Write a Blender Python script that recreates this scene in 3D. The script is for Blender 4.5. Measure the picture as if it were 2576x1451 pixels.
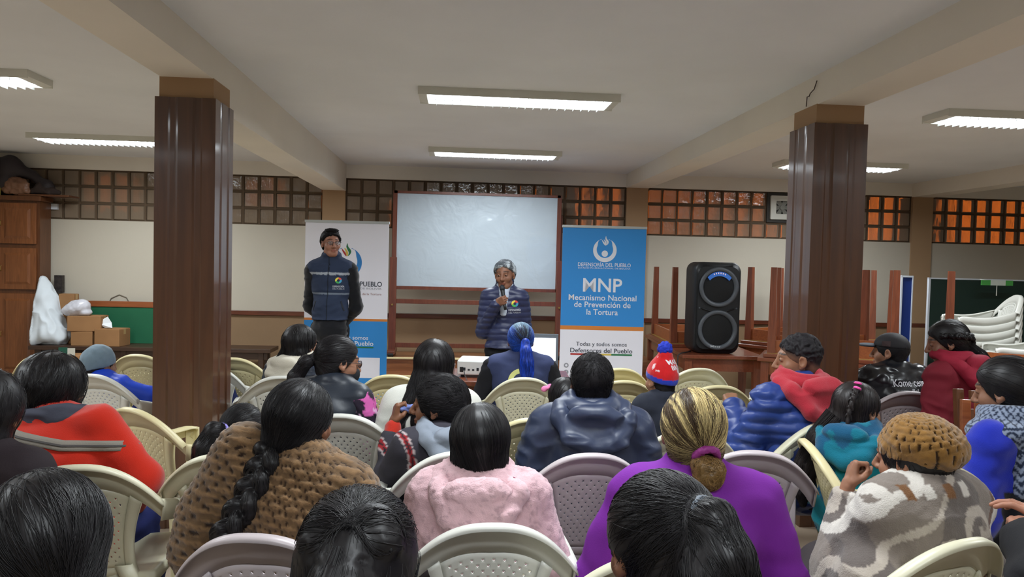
import bpy, bmesh, math, random
import numpy as np
from mathutils import Vector, Matrix, Euler
from mathutils.bvhtree import BVHTree

for _o in list(bpy.data.objects): bpy.data.objects.remove(_o)
SC = bpy.context.scene
COL = SC.collection
rng = np.random.default_rng(7)
random.seed(7)

# ---------------------------------------------------------------- camera
W_, H_, FPX = 2576.0, 1451.0, 1860.0
CAM = np.array([0.0, 0.0, 1.58])
YAW, PITCH, ROLL = math.radians(4.3), math.radians(1.95), math.radians(1.40)
def _axes():
    F = np.array([math.sin(YAW)*math.cos(PITCH), math.cos(YAW)*math.cos(PITCH), -math.sin(PITCH)])
    R0 = np.array([math.cos(YAW), -math.sin(YAW), 0.0])
    U0 = np.cross(R0, F)
    R = math.cos(ROLL)*R0 + math.sin(ROLL)*U0
    U = math.cos(ROLL)*U0 - math.sin(ROLL)*R0
    return F, R, U
CF, CR, CU = _axes()
cam_d = bpy.data.cameras.new('camera'); cam = bpy.data.objects.new('camera', cam_d); COL.objects.link(cam)
cam_d.sensor_width = 36.0; cam_d.lens = 36.0*FPX/W_; cam_d.clip_start = 0.05
cam.matrix_world = Matrix(((CR[0], CU[0], -CF[0], CAM[0]), (CR[1], CU[1], -CF[1], CAM[1]), (CR[2], CU[2], -CF[2], CAM[2]), (0, 0, 0, 1)))
SC.camera = cam

def at(px, py, D):                      # world point seen at a pixel, D metres deep along the view axis
    return CAM + D*(CF + (px-1288)/FPX*CR - (py-725.5)/FPX*CU)
def atz(px, D, z):                      # world point at image column px, depth D, height z
    a = (px-1288)/FPX
    b = (CAM[2] + D*(CF[2] + a*CR[2]) - z)/(D*CU[2])
    return CAM + D*(CF + a*CR - b*CU)
def ony(px, py, Y):                     # world point at a pixel on the plane y = Y
    d = CF + (px-1288)/FPX*CR - (py-725.5)/FPX*CU
    return CAM + d*((Y-CAM[1])/d[1])

# ---------------------------------------------------------------- world, exposure
wd = bpy.data.worlds.new('world'); SC.world = wd; wd.use_nodes = True
wd.node_tree.nodes['Background'].inputs[0].default_value = (1.0, 0.75, 0.5, 1)
wd.node_tree.nodes['Background'].inputs[1].default_value = 0.02
SC.view_settings.view_transform = 'Standard'; SC.view_settings.look = 'None'
SC.view_settings.gamma = 1.0; SC.view_settings.exposure = 0.0; SC.view_settings.use_curve_mapping = False
LAMP_W = 50.0          # watts of each fluorescent fixture
LAMP_E = 9.0           # emission of the visible louvre
# ---------------------------------------------------------------- small helpers
def lin(c):
    c = np.array(c[:3], float)/255.0
    return tuple(np.where(c <= 0.04045, c/12.92, ((c+0.055)/1.055)**2.4)) + (1.0,)
MATS = {}
def mat(name, col=(200, 200, 200), rough=0.6, spec=0.4, bump=None, metal=0.0, attr=False, vary=None, coat=0.0, emit=None, stretch=(1, 1, 1), bdist=0.004, sheen=0.0, trans=0.0):
    """procedural principled material: bump=(scale, strength), vary=(scale, amount)"""
    if name in MATS: return MATS[name]
    m = bpy.data.materials.new(name); m.use_nodes = True; MATS[name] = m
    nt = m.node_tree; N = nt.nodes; L = nt.links; b = N['Principled BSDF']
    b.inputs['Base Color'].default_value = lin(col); b.inputs['Roughness'].default_value = rough
    b.inputs['Specular IOR Level'].default_value = spec; b.inputs['Metallic'].default_value = metal
    b.inputs['Coat Weight'].default_value = coat; b.inputs['Coat Roughness'].default_value = 0.12
    b.inputs['Sheen Weight'].default_value = sheen; b.inputs['Transmission Weight'].default_value = trans
    if emit: b.inputs['Emission Color'].default_value = lin(emit[0]); b.inputs['Emission Strength'].default_value = emit[1]
    out = None
    if attr:
        a = N.new('ShaderNodeAttribute'); a.attribute_name = 'Col'; out = a.outputs['Color']; L.new(out, b.inputs['Base Color'])
    if bump or vary:
        tc = N.new('ShaderNodeTexCoord'); mp = N.new('ShaderNodeMapping'); mp.inputs['Scale'].default_value = stretch
        L.new(tc.outputs['Object'], mp.inputs['Vector'])
    if bump:
        n = N.new('ShaderNodeTexNoise'); n.inputs['Scale'].default_value = bump[0]; n.inputs['Detail'].default_value = 4.0
        L.new(mp.outputs[0], n.inputs['Vector'])
        bp = N.new('ShaderNodeBump'); bp.inputs['Strength'].default_value = bump[1]; bp.inputs['Distance'].default_value = bdist
        L.new(n.outputs['Fac'], bp.inputs['Height']); L.new(bp.outputs[0], b.inputs['Normal'])
    if vary:
        n = N.new('ShaderNodeTexNoise'); n.inputs['Scale'].default_value = vary[0]; n.inputs['Detail'].default_value = 5.0
        L.new(mp.outputs[0], n.inputs['Vector'])
        h = N.new('ShaderNodeHueSaturation')
        mr = N.new('ShaderNodeMapRange'); mr.inputs['From Min'].default_value = 0.3; mr.inputs['From Max'].default_value = 0.7
        mr.inputs['To Min'].default_value = 1-vary[1]; mr.inputs['To Max'].default_value = 1+vary[1]
        L.new(n.outputs['Fac'], mr.inputs['Value']); L.new(mr.outputs[0], h.inputs['Value'])
        if out: L.new(out, h.inputs['Color'])
        else: h.inputs['Color'].default_value = lin(col)
        L.new(h.outputs[0], b.inputs['Base Color'])
    return m
def wood(name, c1, c2, rough=0.35, coat=0.3, axis='Z', scale=6.0):
    if name in MATS: return MATS[name]
    m = bpy.data.materials.new(name); m.use_nodes = True; MATS[name] = m
    nt = m.node_tree; N = nt.nodes; L = nt.links; b = N['Principled BSDF']
    tc = N.new('ShaderNodeTexCoord'); mp = N.new('ShaderNodeMapping'); st = {'X': (0.08, 1, 1), 'Y': (1, 0.08, 1), 'Z': (1, 1, 0.08)}[axis]
    mp.inputs['Scale'].default_value = st; L.new(tc.outputs['Object'], mp.inputs[0])
    n = N.new('ShaderNodeTexNoise'); n.inputs['Scale'].default_value = scale*6; n.inputs['Detail'].default_value = 6; n.inputs['Distortion'].default_value = 1.2
    L.new(mp.outputs[0], n.inputs['Vector'])
    r = N.new('ShaderNodeValToRGB'); r.color_ramp.elements[0].color = lin(c1); r.color_ramp.elements[1].color = lin(c2)
    r.color_ramp.elements[0].position = 0.32; r.color_ramp.elements[1].position = 0.68
    L.new(n.outputs['Fac'], r.inputs[0]); L.new(r.outputs[0], b.inputs['Base Color'])
    b.inputs['Roughness'].default_value = rough; b.inputs['Coat Weight'].default_value = coat; b.inputs['Coat Roughness'].default_value = 0.1
    bp = N.new('ShaderNodeBump'); bp.inputs['Strength'].default_value = 0.12; bp.inputs['Distance'].default_value = 0.002
    L.new(n.outputs['Fac'], bp.inputs['Height']); L.new(bp.outputs[0], b.inputs['Normal'])
    return m
def emitmat(name, col, s):
    if name in MATS: return MATS[name]
    m = bpy.data.materials.new(name); m.use_nodes = True; MATS[name] = m
    b = m.node_tree.nodes['Principled BSDF']; b.inputs['Base Color'].default_value = lin(col)
    b.inputs['Emission Color'].default_value = lin(col); b.inputs['Emission Strength'].default_value = s
    return m

def link(o, parent=None):
    COL.objects.link(o)
    if parent is not None: o.parent = parent
    return o
def meshobj(name, V, Fc, m, parent=None, smooth=True, cols=None, mats=None, midx=None):
    me = bpy.data.meshes.new(name); me.from_pydata([tuple(map(float, v)) for v in V], [], [tuple(map(int, f)) for f in Fc])
    if mats:
        for x in mats: me.materials.append(x)
        if midx is not None: me.polygons.foreach_set('material_index', np.array(midx, np.int32))
    else: me.materials.append(m)
    if smooth: me.polygons.foreach_set('use_smooth', [True]*len(me.polygons))
    if cols is not None: setcol(me, cols)
    me.update()
    return link(bpy.data.objects.new(name, me), parent)
def setcol(me, cols):
    a = me.color_attributes.new('Col', 'FLOAT_COLOR', 'POINT')
    c = np.ones((len(me.vertices), 4), np.float32); c[:, :3] = cols
    a.data.foreach_set('color', c.ravel())
def tag(o, label, cat, group=None):
    o['label'] = label; o['category'] = cat
    if group: o['group'] = group
    return o
def empty(name, loc, rz=0.0, label=None, cat=None, group=None):
    o = bpy.data.objects.new(name, None); o.empty_display_size = 0.1; COL.objects.link(o)
    o.location = tuple(loc); o.rotation_euler = (0, 0, rz)
    if label: tag(o, label, cat, group)
    return o
def dup(root, loc, rz, label, group=None, mats=None):
    r = root.copy(); COL.objects.link(r); r.location = tuple(loc); r.rotation_euler = (0, 0, rz); r['label'] = label
    if group: r['group'] = group
    for ch in list(root.children):
        c = ch.copy(); COL.objects.link(c); c.parent = r
        if mats and c.type == 'MESH':
            for s in c.material_slots: s.link = 'OBJECT'; s.material = mats
        for g in list(ch.children):
            d = g.copy(); COL.objects.link(d); d.parent = c
    return r
class MB:
    """collects boxes, prisms and tubes of one mesh"""
    def __init__(s): s.V = []; s.F = []; s.M = []
    def add(s, V, Fc, mi=0):
        n = len(s.V); s.V += [tuple(v) for v in V]; s.F += [tuple(i+n for i in f) for f in Fc]; s.M += [mi]*len(Fc); return s
    def box(s, x0, x1, y0, y1, z0, z1, mi=0, c=0.0):
        if c <= 0:
            V = [(x, y, z) for z in (z0, z1) for y in (y0, y1) for x in (x0, x1)]
            return s.add(V, [(0, 2, 3, 1), (4, 5, 7, 6), (0, 1, 5, 4), (2, 6, 7, 3), (0, 4, 6, 2), (1, 3, 7, 5)], mi)
        bm = bmesh.new(); bmesh.ops.create_cube(bm, size=1.0)
        for v in bm.verts: v.co = Vector(((x0+x1)/2+v.co.x*(x1-x0), (y0+y1)/2+v.co.y*(y1-y0), (z0+z1)/2+v.co.z*(z1-z0)))
        bmesh.ops.bevel(bm, geom=bm.edges[:], offset=c, segments=2, affect='EDGES', profile=0.5)
        bm.verts.index_update(); V = [v.co[:] for v in bm.verts]; Fc = [[v.index for v in f.verts] for f in bm.faces]; bm.free()
        return s.add(V, Fc, mi)
    def obox(s, c, ax, hx, hy, hz, mi=0, bev=0.0):
        """oriented box: centre, 3x3 rows axes, half sizes"""
        n0 = len(s.V); s.box(-hx, hx, -hy, hy, -hz, hz, mi, bev); A = np.array(ax, float); c = np.array(c, float)
        for i in range(n0, len(s.V)): s.V[i] = tuple(c + np.array(s.V[i]) @ A)
        return s
    def tube(s, pts, r, n=8, mi=0, caps=True):
        P = np.array(pts, float); m = len(P); R = np.full(m, r) if np.isscalar(r) else np.array(r, float)
        T = np.gradient(P, axis=0); T /= np.linalg.norm(T, axis=1, keepdims=True)+1e-9
        up = np.array([0, 0, 1.0]) if abs(T[0][2]) < 0.9 else np.array([1.0, 0, 0])
        V = []; u = None
        for i in range(m):
            u = np.cross(up, T[i]) if u is None else u - T[i]*np.dot(u, T[i])
            u /= np.linalg.norm(u)+1e-9; w = np.cross(T[i], u)
            for k in range(n):
                a = 2*math.pi*k/n; V.append(P[i]+R[i]*(math.cos(a)*u+math.sin(a)*w))
        Fc = [(i*n+k, i*n+(k+1) % n, (i+1)*n+(k+1) % n, (i+1)*n+k) for i in range(m-1) for k in range(n)]
        if caps: Fc += [tuple(range(n-1, -1, -1)), tuple(range((m-1)*n, m*n))]
        return s.add(V, Fc, mi)
    def prism(s, poly, y0, y1, mi=0):
        """polygon in x,z pushed along y"""
        n = len(poly); V = [(x, y0, z) for x, z in poly]+[(x, y1, z) for x, z in poly]
        Fc = [tuple(range(n)), tuple(range(2*n-1, n-1, -1))]+[(i, i+n, (i+1) % n+n, (i+1) % n) for i in range(n)]
        return s.add(V, Fc, mi)
    def build(s, name, m, parent=None, smooth=False, mats=None):
        return meshobj(name, s.V, s.F, m, parent, smooth, mats=mats, midx=s.M if mats else None)
def struct(o):
    o['kind'] = 'structure'; return o
def polar(cx, cz, r, n, a0=0, a1=2*math.pi):
    return [(cx+r*math.cos(a0+(a1-a0)*i/n), cz+r*math.sin(a0+(a1-a0)*i/n)) for i in range(n)]
def text_mesh(s, width=None, height=0.1, bold=0.0, align='CENTER', shear=0.0):
    """flat lettering as (V, F) in x,z; height = cap height, width fits the line"""
    cu = bpy.data.curves.new('t', 'FONT'); cu.body = s; cu.size = 1.0; cu.align_x = align; cu.offset = bold; cu.shear = shear; cu.resolution_u = 3
    o = bpy.data.objects.new('t', cu); COL.objects.link(o)
    dg = bpy.context.evaluated_depsgraph_get(); dg.update(); me = o.evaluated_get(dg).to_mesh()
    V = np.array([v.co[:] for v in me.vertices]).reshape(-1, 3); Fc = [tuple(p.vertices) for p in me.polygons]
    o.evaluated_get(dg).to_mesh_clear(); bpy.data.objects.remove(o); bpy.data.curves.remove(cu)
    k = height/0.69; kx = k if width is None else width/(V[:, 0].max()-V[:, 0].min())
    X = V[:, 0]*kx
    if align == 'CENTER': X = X-(X.max()+X.min())/2
    return np.c_[X, np.zeros(len(V)), V[:, 1]*k], Fc
def vnoise(P, seed=0):
    P = np.asarray(P, float); I = np.floor(P).astype(np.int64); f = P-I; f = f*f*(3-2*f); out = 0
    for dx in (0, 1):
        for dy in (0, 1):
            for dz in (0, 1):
                h = (I[:, 0]+dx)*374761393+(I[:, 1]+dy)*668265263+(I[:, 2]+dz)*2147483647+seed*144665
                h = (h ^ (h >> 13))*1274126177 & 0xffffffff; h = (h ^ (h >> 16)) & 0xffff
                w = (f[:, 0] if dx else 1-f[:, 0])*(f[:, 1] if dy else 1-f[:, 1])*(f[:, 2] if dz else 1-f[:, 2])
                out = out+w*(h/65535.0)
    return out*2-1
def fbm(P, seed=0, o=3):
    P = np.asarray(P, float); return sum(vnoise(P*2**i, seed+i)*0.5**i for i in range(o))
# ---------------------------------------------------------------- implicit surfaces
def E(c, r, rot=None): return ('e', np.array(c, np.float32), np.array(r, np.float32), None if rot is None else np.array(rot, np.float32))
def C(a, b, ra, rb=None): return ('c', np.array(a, np.float32), np.array(b, np.float32), float(ra), float(ra if rb is None else rb))
def T(c, R, r, rot=None, sq=(1, 1)): return ('t', np.array(c, np.float32), float(R), float(r), None if rot is None else np.array(rot, np.float32), sq)
def CUT(p, k=0.01): return ('cut', p, k)
def PL(p, n): return ('p', np.array(p, np.float32), np.array(n, np.float32)/np.linalg.norm(n))
def prim(p, P):
    if p[0] == 'e':
        Q = P-p[1]
        if p[3] is not None: Q = Q @ p[3]
        k0 = np.sqrt(((Q/p[2])**2).sum(1)); k1 = np.sqrt(((Q/(p[2]**2))**2).sum(1))+1e-6
        return k0*(k0-1)/k1
    if p[0] == 'c':
        ab = p[2]-p[1]; t = np.clip((P-p[1]) @ ab/(ab @ ab+1e-9), 0, 1)
        d = P-p[1]-t[:, None]*ab
        return np.sqrt((d*d).sum(1))-(p[3]+(p[4]-p[3])*t)
    if p[0] == 't':
        Q = P-p[1]
        if p[4] is not None: Q = Q @ p[4]
        q = np.sqrt((Q[:, 0]/p[5][0])**2+(Q[:, 1]/p[5][1])**2)-p[2]
        return np.sqrt(q*q+Q[:, 2]**2)-p[3]
    if p[0] == 'p': return (P-p[1]) @ p[2]
def field(prims, P, k=0.03):
    d = None
    for p in prims:
        kk = k
        if p[0] == 'cut':
            e = -prim(p[1], P); kk = p[2]; h = np.clip(0.5-0.5*(d-e)/kk, 0, 1); d = d*(1-h)+e*h+kk*h*(1-h)
        elif p[0] == 'and':
            e = prim(p[1], P); kk = p[2]; h = np.clip(0.5-0.5*(d-e)/kk, 0, 1); d = d*(1-h)+e*h+kk*h*(1-h)
        else:
            if p[0] == 'k': kk = p[2]; p = p[1]
            e = prim(p, P)
            if d is None: d = e
            else:
                h = np.clip(0.5+0.5*(d-e)/kk, 0, 1); d = d*(1-h)+e*h-kk*h*(1-h)
    return d
def AND(p, k=0.01): return ('and', p, k)
def K(p, k): return ('k', p, k)
def bounds(prims):
    lo = np.full(3, 1e9); hi = -lo
    for p in prims:
        if p[0] in ('cut', 'and', 'p'): continue
        if p[0] == 'k': p = p[1]
        if p[0] == 'e': r = p[2].max() if p[3] is not None else p[2]; a, b = p[1]-r, p[1]+r
        elif p[0] == 'c': r = max(p[3], p[4]); a = np.minimum(p[1], p[2])-r; b = np.maximum(p[1], p[2])+r
        elif p[0] == 't': r = p[2]*max(p[5])+p[3]; a, b = p[1]-r, p[1]+r
        lo = np.minimum(lo, a); hi = np.maximum(hi, b)
    return lo, hi
def nets(prims, h=0.008, k=0.03, pad=0.02, lo=None, hi=None):
    """surface nets of an implicit field -> V, quads"""
    a, b = bounds(prims); lo = a-pad if lo is None else np.array(lo); hi = b+pad if hi is None else np.array(hi)
    n = np.ceil((hi-lo)/h).astype(int)+2
    gx, gy, gz = [(lo[i]+h*np.arange(n[i])).astype(np.float32) for i in range(3)]
    G = np.stack(np.meshgrid(gx, gy, gz, indexing='ij'), -1).reshape(-1, 3)
    vol = field(prims, G, k).reshape(n); del G
    s = vol < 0; c = n-1
    cnt = np.zeros(c, np.int8); acc = np.zeros(tuple(c)+(3,), np.float32); ne = np.zeros(c, np.float32)
    sl = lambda o, m: tuple(slice(o[i], o[i]+m[i]) for i in range(3))
    for ax in range(3):
        o2 = [(0, 0, 0), (1, 0, 0), (0, 1, 0), (1, 1, 0)]
        for q in o2:
            off = np.zeros(3, int); oth = [i for i in range(3) if i != ax]; off[oth[0]] = q[0]; off[oth[1]] = q[1]
            off2 = off.copy(); off2[ax] = 1
            va = vol[sl(off, c)]; vb = vol[sl(off2, c)]; x = (va < 0) != (vb < 0)
            t = np.where(x, va/np.where(x, va-vb, 1), 0)
            for i in range(3): acc[..., i] += np.where(x, (t if i == ax else off[i]), 0)
            ne += x
    m = ne > 0; idx = np.full(c, -1, np.int64); idx[m] = np.arange(m.sum())
    base = np.argwhere(m); V = lo+h*(base+acc[m]/ne[m][:, None])
    Fs = []
    for ax in range(3):
        u, w = [(1, 2), (2, 0), (0, 1)][ax]
        r = [slice(None)]*3; r2 = [slice(None)]*3
        r[ax] = slice(0, n[ax]-1); r2[ax] = slice(1, n[ax]); x = s[tuple(r)] != s[tuple(r2)]
        pts = np.argwhere(x); pts = pts[(pts[:, u] > 0) & (pts[:, w] > 0) & (pts[:, u] < c[u]) & (pts[:, w] < c[w])]
        if not len(pts): continue
        ins = s[tuple(pts.T)]
        def g(du, dw):
            p = pts.copy(); p[:, u] -= du; p[:, w] -= dw; return idx[tuple(p.T)]
        q = np.stack([g(1, 1), g(0, 1), g(0, 0), g(1, 0)], 1)
        q[~ins] = q[~ins][:, ::-1]; Fs.append(q)
    Fc = np.concatenate(Fs) if Fs else np.zeros((0, 4), int)
    return V.astype(float), Fc
def vnormals(V, Fc):
    Fc = np.asarray(Fc); n = np.cross(V[Fc[:, 2]]-V[Fc[:, 0]], V[Fc[:, 3]]-V[Fc[:, 1]]); N = np.zeros_like(V)
    for i in range(4): np.add.at(N, Fc[:, i], n)
    return N/(np.linalg.norm(N, axis=1, keepdims=True)+1e-12)
def smooth_mesh(V, Fc, it=1, lam=0.5):
    Fc = np.asarray(Fc)
    for _ in range(it):
        A = np.zeros_like(V); c = np.zeros(len(V))
        for i in range(4):
            np.add.at(A, Fc[:, i], V[Fc[:, (i+1) % 4]]+V[Fc[:, i-1]]); np.add.at(c, Fc[:, i], 2)
        V = V*(1-lam)+lam*A/np.maximum(c, 1)[:, None]
    return V
def rotm(x=0, y=0, z=0): return np.array(Euler((math.radians(x), math.radians(y), math.radians(z))).to_matrix())
# ---------------------------------------------------------------- room shell
YW, ZC = 9.46, 2.77                     # far wall plane, ceiling height
XL, XR, YB = -6.6, 9.0, -4.6
BX = (-1.555, 2.305, 6.165)             # beam / pilaster / column lines
ZB, ZBD = 2.59, 2.44                    # beam soffits (shallow, deep)
ZG0, ZG1 = 1.985, 2.60                  # glass block band
CREAM, TAN = (188, 181, 166), (140, 114, 86)
m_ceil = mat('ceiling paint', (234, 237, 240), 0.85, 0.2, bump=(60, 0.15), vary=(1.2, 0.04))
m_wall = mat('cream wall paint', CREAM, 0.8, 0.25, bump=(40, 0.15), vary=(0.9, 0.04))
m_beam = mat('beam paint', (232, 226, 214), 0.8, 0.25, bump=(45, 0.15), vary=(1.5, 0.03))
m_tan = mat('tan wall paint', TAN, 0.7, 0.3, bump=(40, 0.15), vary=(1.1, 0.05))
m_pil = mat('pilaster paint', (168, 138, 106), 0.75, 0.25, bump=(40, 0.12), vary=(1.1, 0.04))
m_trim = wood('dark trim wood', (78, 36, 22), (104, 52, 32), axis='X')
m_floor = mat('floor tile', (164, 148, 130), 0.5, 0.4, vary=(3, 0.1), bump=(20, 0.05))
struct(MB().box(XL, XR, YB, YW+0.4, -0.1, 0).build('floor', m_floor))
struct(MB().box(XL-0.2, XR+0.2, YB-0.2, YW+0.4, ZC, ZC+0.15).build('ceiling', m_ceil))
struct(MB().box(XL-0.15, XL, YB, YW+0.3, 0, ZC).build('wall_left', m_wall))
struct(MB().box(XR, XR+0.15, YB, YW+0.3, 0, ZC).build('wall_right', m_wall))
struct(MB().box(XL, XR, YB-0.15, YB, 0, ZC).build('wall_rear', m_wall))
# far wall: lower tan field, cream field, header; glass blocks between
w = MB()
w.box(XL, XR, YW, YW+0.3, 0, 0.87, 1); w.box(XL, XR, YW, YW+0.3, 0.87, ZG0, 0); w.box(XL, XR, YW, YW+0.3, ZG1, ZC, 2)
struct(w.build('wall_far', None, mats=[m_wall, m_tan, m_beam]))
for i, bx in enumerate(BX):
    struct(MB().box(bx-0.14, bx+0.14, YW-0.025, YW+0.3, 0.0, ZBD if i == 0 else ZB).build('wall_pilaster', m_pil))
# chair rail
struct(MB().box(XL, XR, YW-0.03, YW, 0.855, 0.91, c=0.004).build('trim_1', m_trim))
# beams
b0, b1, b2 = BX; hw = 0.145
struct(MB().box(b0-hw, b0+hw, YB, 4.5, ZB, ZC).build('ceiling_beam', m_beam))
struct(MB().box(b0-hw, b0+hw, 4.5, YW, ZBD, ZC).build('ceiling_beam', m_beam))
struct(MB().box(b1-hw, b1+hw, YB, YW, ZB, ZC).build('ceiling_beam', m_beam))
struct(MB().box(b2-hw, b2+hw, YB, YW, ZB, ZC).build('ceiling_beam', m_beam))
# columns: painted core, glossy fluted wooden cladding
m_clad = wood('column varnish', (72, 44, 27), (88, 55, 34), rough=0.34, coat=0.6, scale=2.5)
def column(bx, yc, ztop, label):
    t = empty('column', (bx, yc, 0)); t['kind'] = 'structure'
    MB().box(-0.15, 0.15, -0.15, 0.15, 0, ZB+0.002).build('core', m_pil, t)
    c = MB(); o, i_ = 0.168, 0.152
    for s in range(4):
        A = rotm(z=90*s)
        prof = [(-o, -o), (-0.095, -o), (-0.085, -o+0.006), (-0.06, -o+0.006), (-0.052, -o+0.003), (-0.040, -o), (0.040, -o), (0.052, -o+0.003), (0.06, -o+0.006), (0.085, -o+0.006), (0.095, -o), (o, -o), (i_, -i_), (-i_, -i_)]
        n = len(prof); V = [np.array([x, y, z]) @ A.T for z in (0, ztop) for x, y in prof]
        c.add(V, [tuple(range(n-1, -1, -1)), tuple(range(n, 2*n))]+[(k, (k+1) % n, (k+1) % n+n, k+n) for k in range(n)])
    c.build('wood_cladding', m_clad, t)
    return t
column(b0, 4.52, 2.475, '')
c2 = column(b1, 4.52, 2.475, '')
MB().tube([(-0.155, -0.02, 2.60), (-0.156, -0.03, 2.66), (-0.158, -0.06, 2.655), (-0.157, -0.07, 2.67), (-0.157, -0.12, 2.685), (-0.156, -0.15, 2.73)], 0.003, 6).build('loose_wire', mat('old wire', (60, 45, 35), 0.6), c2)
# glass block windows: mortar grid and ribbed blocks, dusk street light behind
m_mort = mat('block mortar', (92, 76, 60), 0.8, 0.2)
def glassblock():
    m = bpy.data.materials.new('ribbed glass block'); m.use_nodes = True; nt = m.node_tree; N = nt.nodes; L = nt.links; b = N['Principled BSDF']
    b.inputs['Base Color'].default_value = lin((176, 156, 134)); b.inputs['Roughness'].default_value = 0.05
    b.inputs['Transmission Weight'].default_value = 0.55; b.inputs['IOR'].default_value = 1.45
    tc = N.new('ShaderNodeTexCoord'); wv = N.new('ShaderNodeTexWave'); wv.inputs['Scale'].default_value = 28; wv.bands_direction = 'X'; wv.inputs['Distortion'].default_value = 0.3
    L.new(tc.outputs['Object'], wv.inputs['Vector']); nz = N.new('ShaderNodeTexNoise'); nz.inputs['Scale'].default_value = 9; L.new(tc.outputs['Object'], nz.inputs['Vector'])
    b1_ = N.new('ShaderNodeBump'); b1_.inputs['Strength'].default_value = 0.10; b1_.inputs['Distance'].default_value = 0.004; L.new(wv.outputs['Fac'], b1_.inputs['Height'])
    b2_ = N.new('ShaderNodeBump'); b2_.inputs['Strength'].default_value = 0.5; b2_.inputs['Distance'].default_value = 0.012; L.new(nz.outputs['Fac'], b2_.inputs['Height']); L.new(b1_.outputs[0], b2_.inputs['Normal'])
    L.new(b2_.outputs[0], b.inputs['Normal'])
    return m
m_glass = glassblock()
def block_window(n, x0, x1, skip=()):
    nx = max(1, round((x1-x0)/0.2)); p = (x1-x0)/nx; zp = (ZG1-ZG0)/3
    win = struct(empty('window_%d' % n, (x0, YW, ZG0)))
    g = MB()
    for i in range(nx+1): g.box(i*p-0.011, i*p+0.011, 0.02, 0.12, 0, ZG1-ZG0)
    for j in range(4): g.box(0, x1-x0, 0.022, 0.118, j*zp-0.011, j*zp+0.011)
    g.build('mortar_grid', m_mort, win)
    bl = MB()
    for i in range(nx):
        for j in range(3):
            if (i, j) in skip: continue
            a0, a1, c0, c1 = i*p+0.011, (i+1)*p-0.011, j*zp+0.011, (j+1)*zp-0.011; mx, mz = 0.012, 0.012
            V = [(a0, 0.03, c0), (a1, 0.03, c0), (a1, 0.03, c1), (a0, 0.03, c1), (a0+mx, 0.012, c0+mz), (a1-mx, 0.012, c0+mz), (a1-mx, 0.012, c1-mz), (a0+mx, 0.012, c1-mz),
                 (a0, 0.10, c0), (a1, 0.10, c0), (a1, 0.10, c1), (a0, 0.10, c1)]
            bl.add(V, [(4, 5, 6, 7), (0, 1, 5, 4), (1, 2, 6, 5), (2, 3, 7, 6), (3, 0, 4, 7), (1, 0, 8, 9), (2, 1, 9, 10), (3, 2, 10, 11), (0, 3, 11, 8), (9, 8, 11, 10)])
    bl.build('glass_blocks', m_glass, win)
    return win
block_window(1, XL+0.2, b0-0.14)
block_window(2, b0+0.14, b1-0.14)
fanx = ony(1965, 520, YW)[0]
nx3 = round((b2-b1-0.28)/0.2); p3 = (b2-b1-0.28)/nx3; fi = int((fanx-b1-0.14)/p3)
block_window(3, b1+0.14, b2-0.14, skip=[(fi, 1), (fi, 2), (fi+1, 1), (fi+1, 2)])
block_window(4, b2+0.14, XR-0.2)
# street behind the glass: a dark facade with sodium lit strips
m_out = mat('outside wall', (70, 52, 40), 0.9)
struct(MB().box(XL, XR, YW+1.6, YW+1.7, 0, 3.6).build('wall_outside', m_out))
for i, (px0, px1, zz0, zz1, e) in enumerate([(1430, 1560, 2.0, 2.75, 2.6), (1620, 1960, 2.05, 2.8, 2.0), (2170, 2340, 1.9, 2.8, 4.0), (2400, 2650, 1.8, 2.8, 4.5), (985, 1000, 2.0, 2.5, 3.0), (200, 330, 2.2, 2.7, 0.8), (600, 700, 2.3, 2.7, 0.8)]):
    xa, xb = ony(px0, 500, YW+1.5)[0], ony(px1, 500, YW+1.5)[0]
    g = MB(); n = max(1, int((xb-xa)/0.234)); f0_, f1_ = (0.60, 0.92) if px0 < 2000 else (0.05, 0.5)
    for q in range(n): g.box(xa+(q+f0_)*(xb-xa)/n, xa+(q+f1_)*(xb-xa)/n, YW+1.55, YW+1.6, zz0, zz1)
    o = g.build('lit_street_window', emitmat('sodium glow %d' % i, (255, 140, 45), e)); tag(o, 'orange glow of street light behind glass blocks %s' % ['right of the whiteboard', 'beside the extractor fan', 'right of the right column', 'at the right end of the far wall', 'left of the whiteboard frame', 'above the green board', 'right of the left column'][i], 'street light')
# ---------------------------------------------------------------- stage steps along the far wall
m_step = wood('step boards', (110, 66, 38), (140, 88, 52), axis='X', rough=0.4)
m_stept = mat('pale lit step edge', (214, 196, 150), 0.5)  # pale colour imitates light on the tops of the steps
sx0, sx1 = ony(960, 900, 8.9)[0], ony(1440, 900, 8.9)[0]
st = empty('stage_step', (0, 0, 0), 0, 'brown wooden two-tier step under the whiteboard stand with pale edges', 'step')
MB().box(sx0-0.9, sx1+1.0, 8.72, YW-0.03, 0, 0.43).build('upper_tier', m_step, st)
MB().box(sx0-0.9, sx1+1.0, 8.30, 8.72, 0, 0.28).build('lower_tier', m_step, st)
MB().box(sx0-0.05, sx0+0.95, 8.70, 8.76, 0.425, 0.445, c=0.003).build('lit_edge_strip', m_stept, st)
MB().box(sx0-0.15, sx0+0.75, 8.28, 8.34, 0.275, 0.295, c=0.003).build('lit_edge_strip', m_stept, st)
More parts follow.
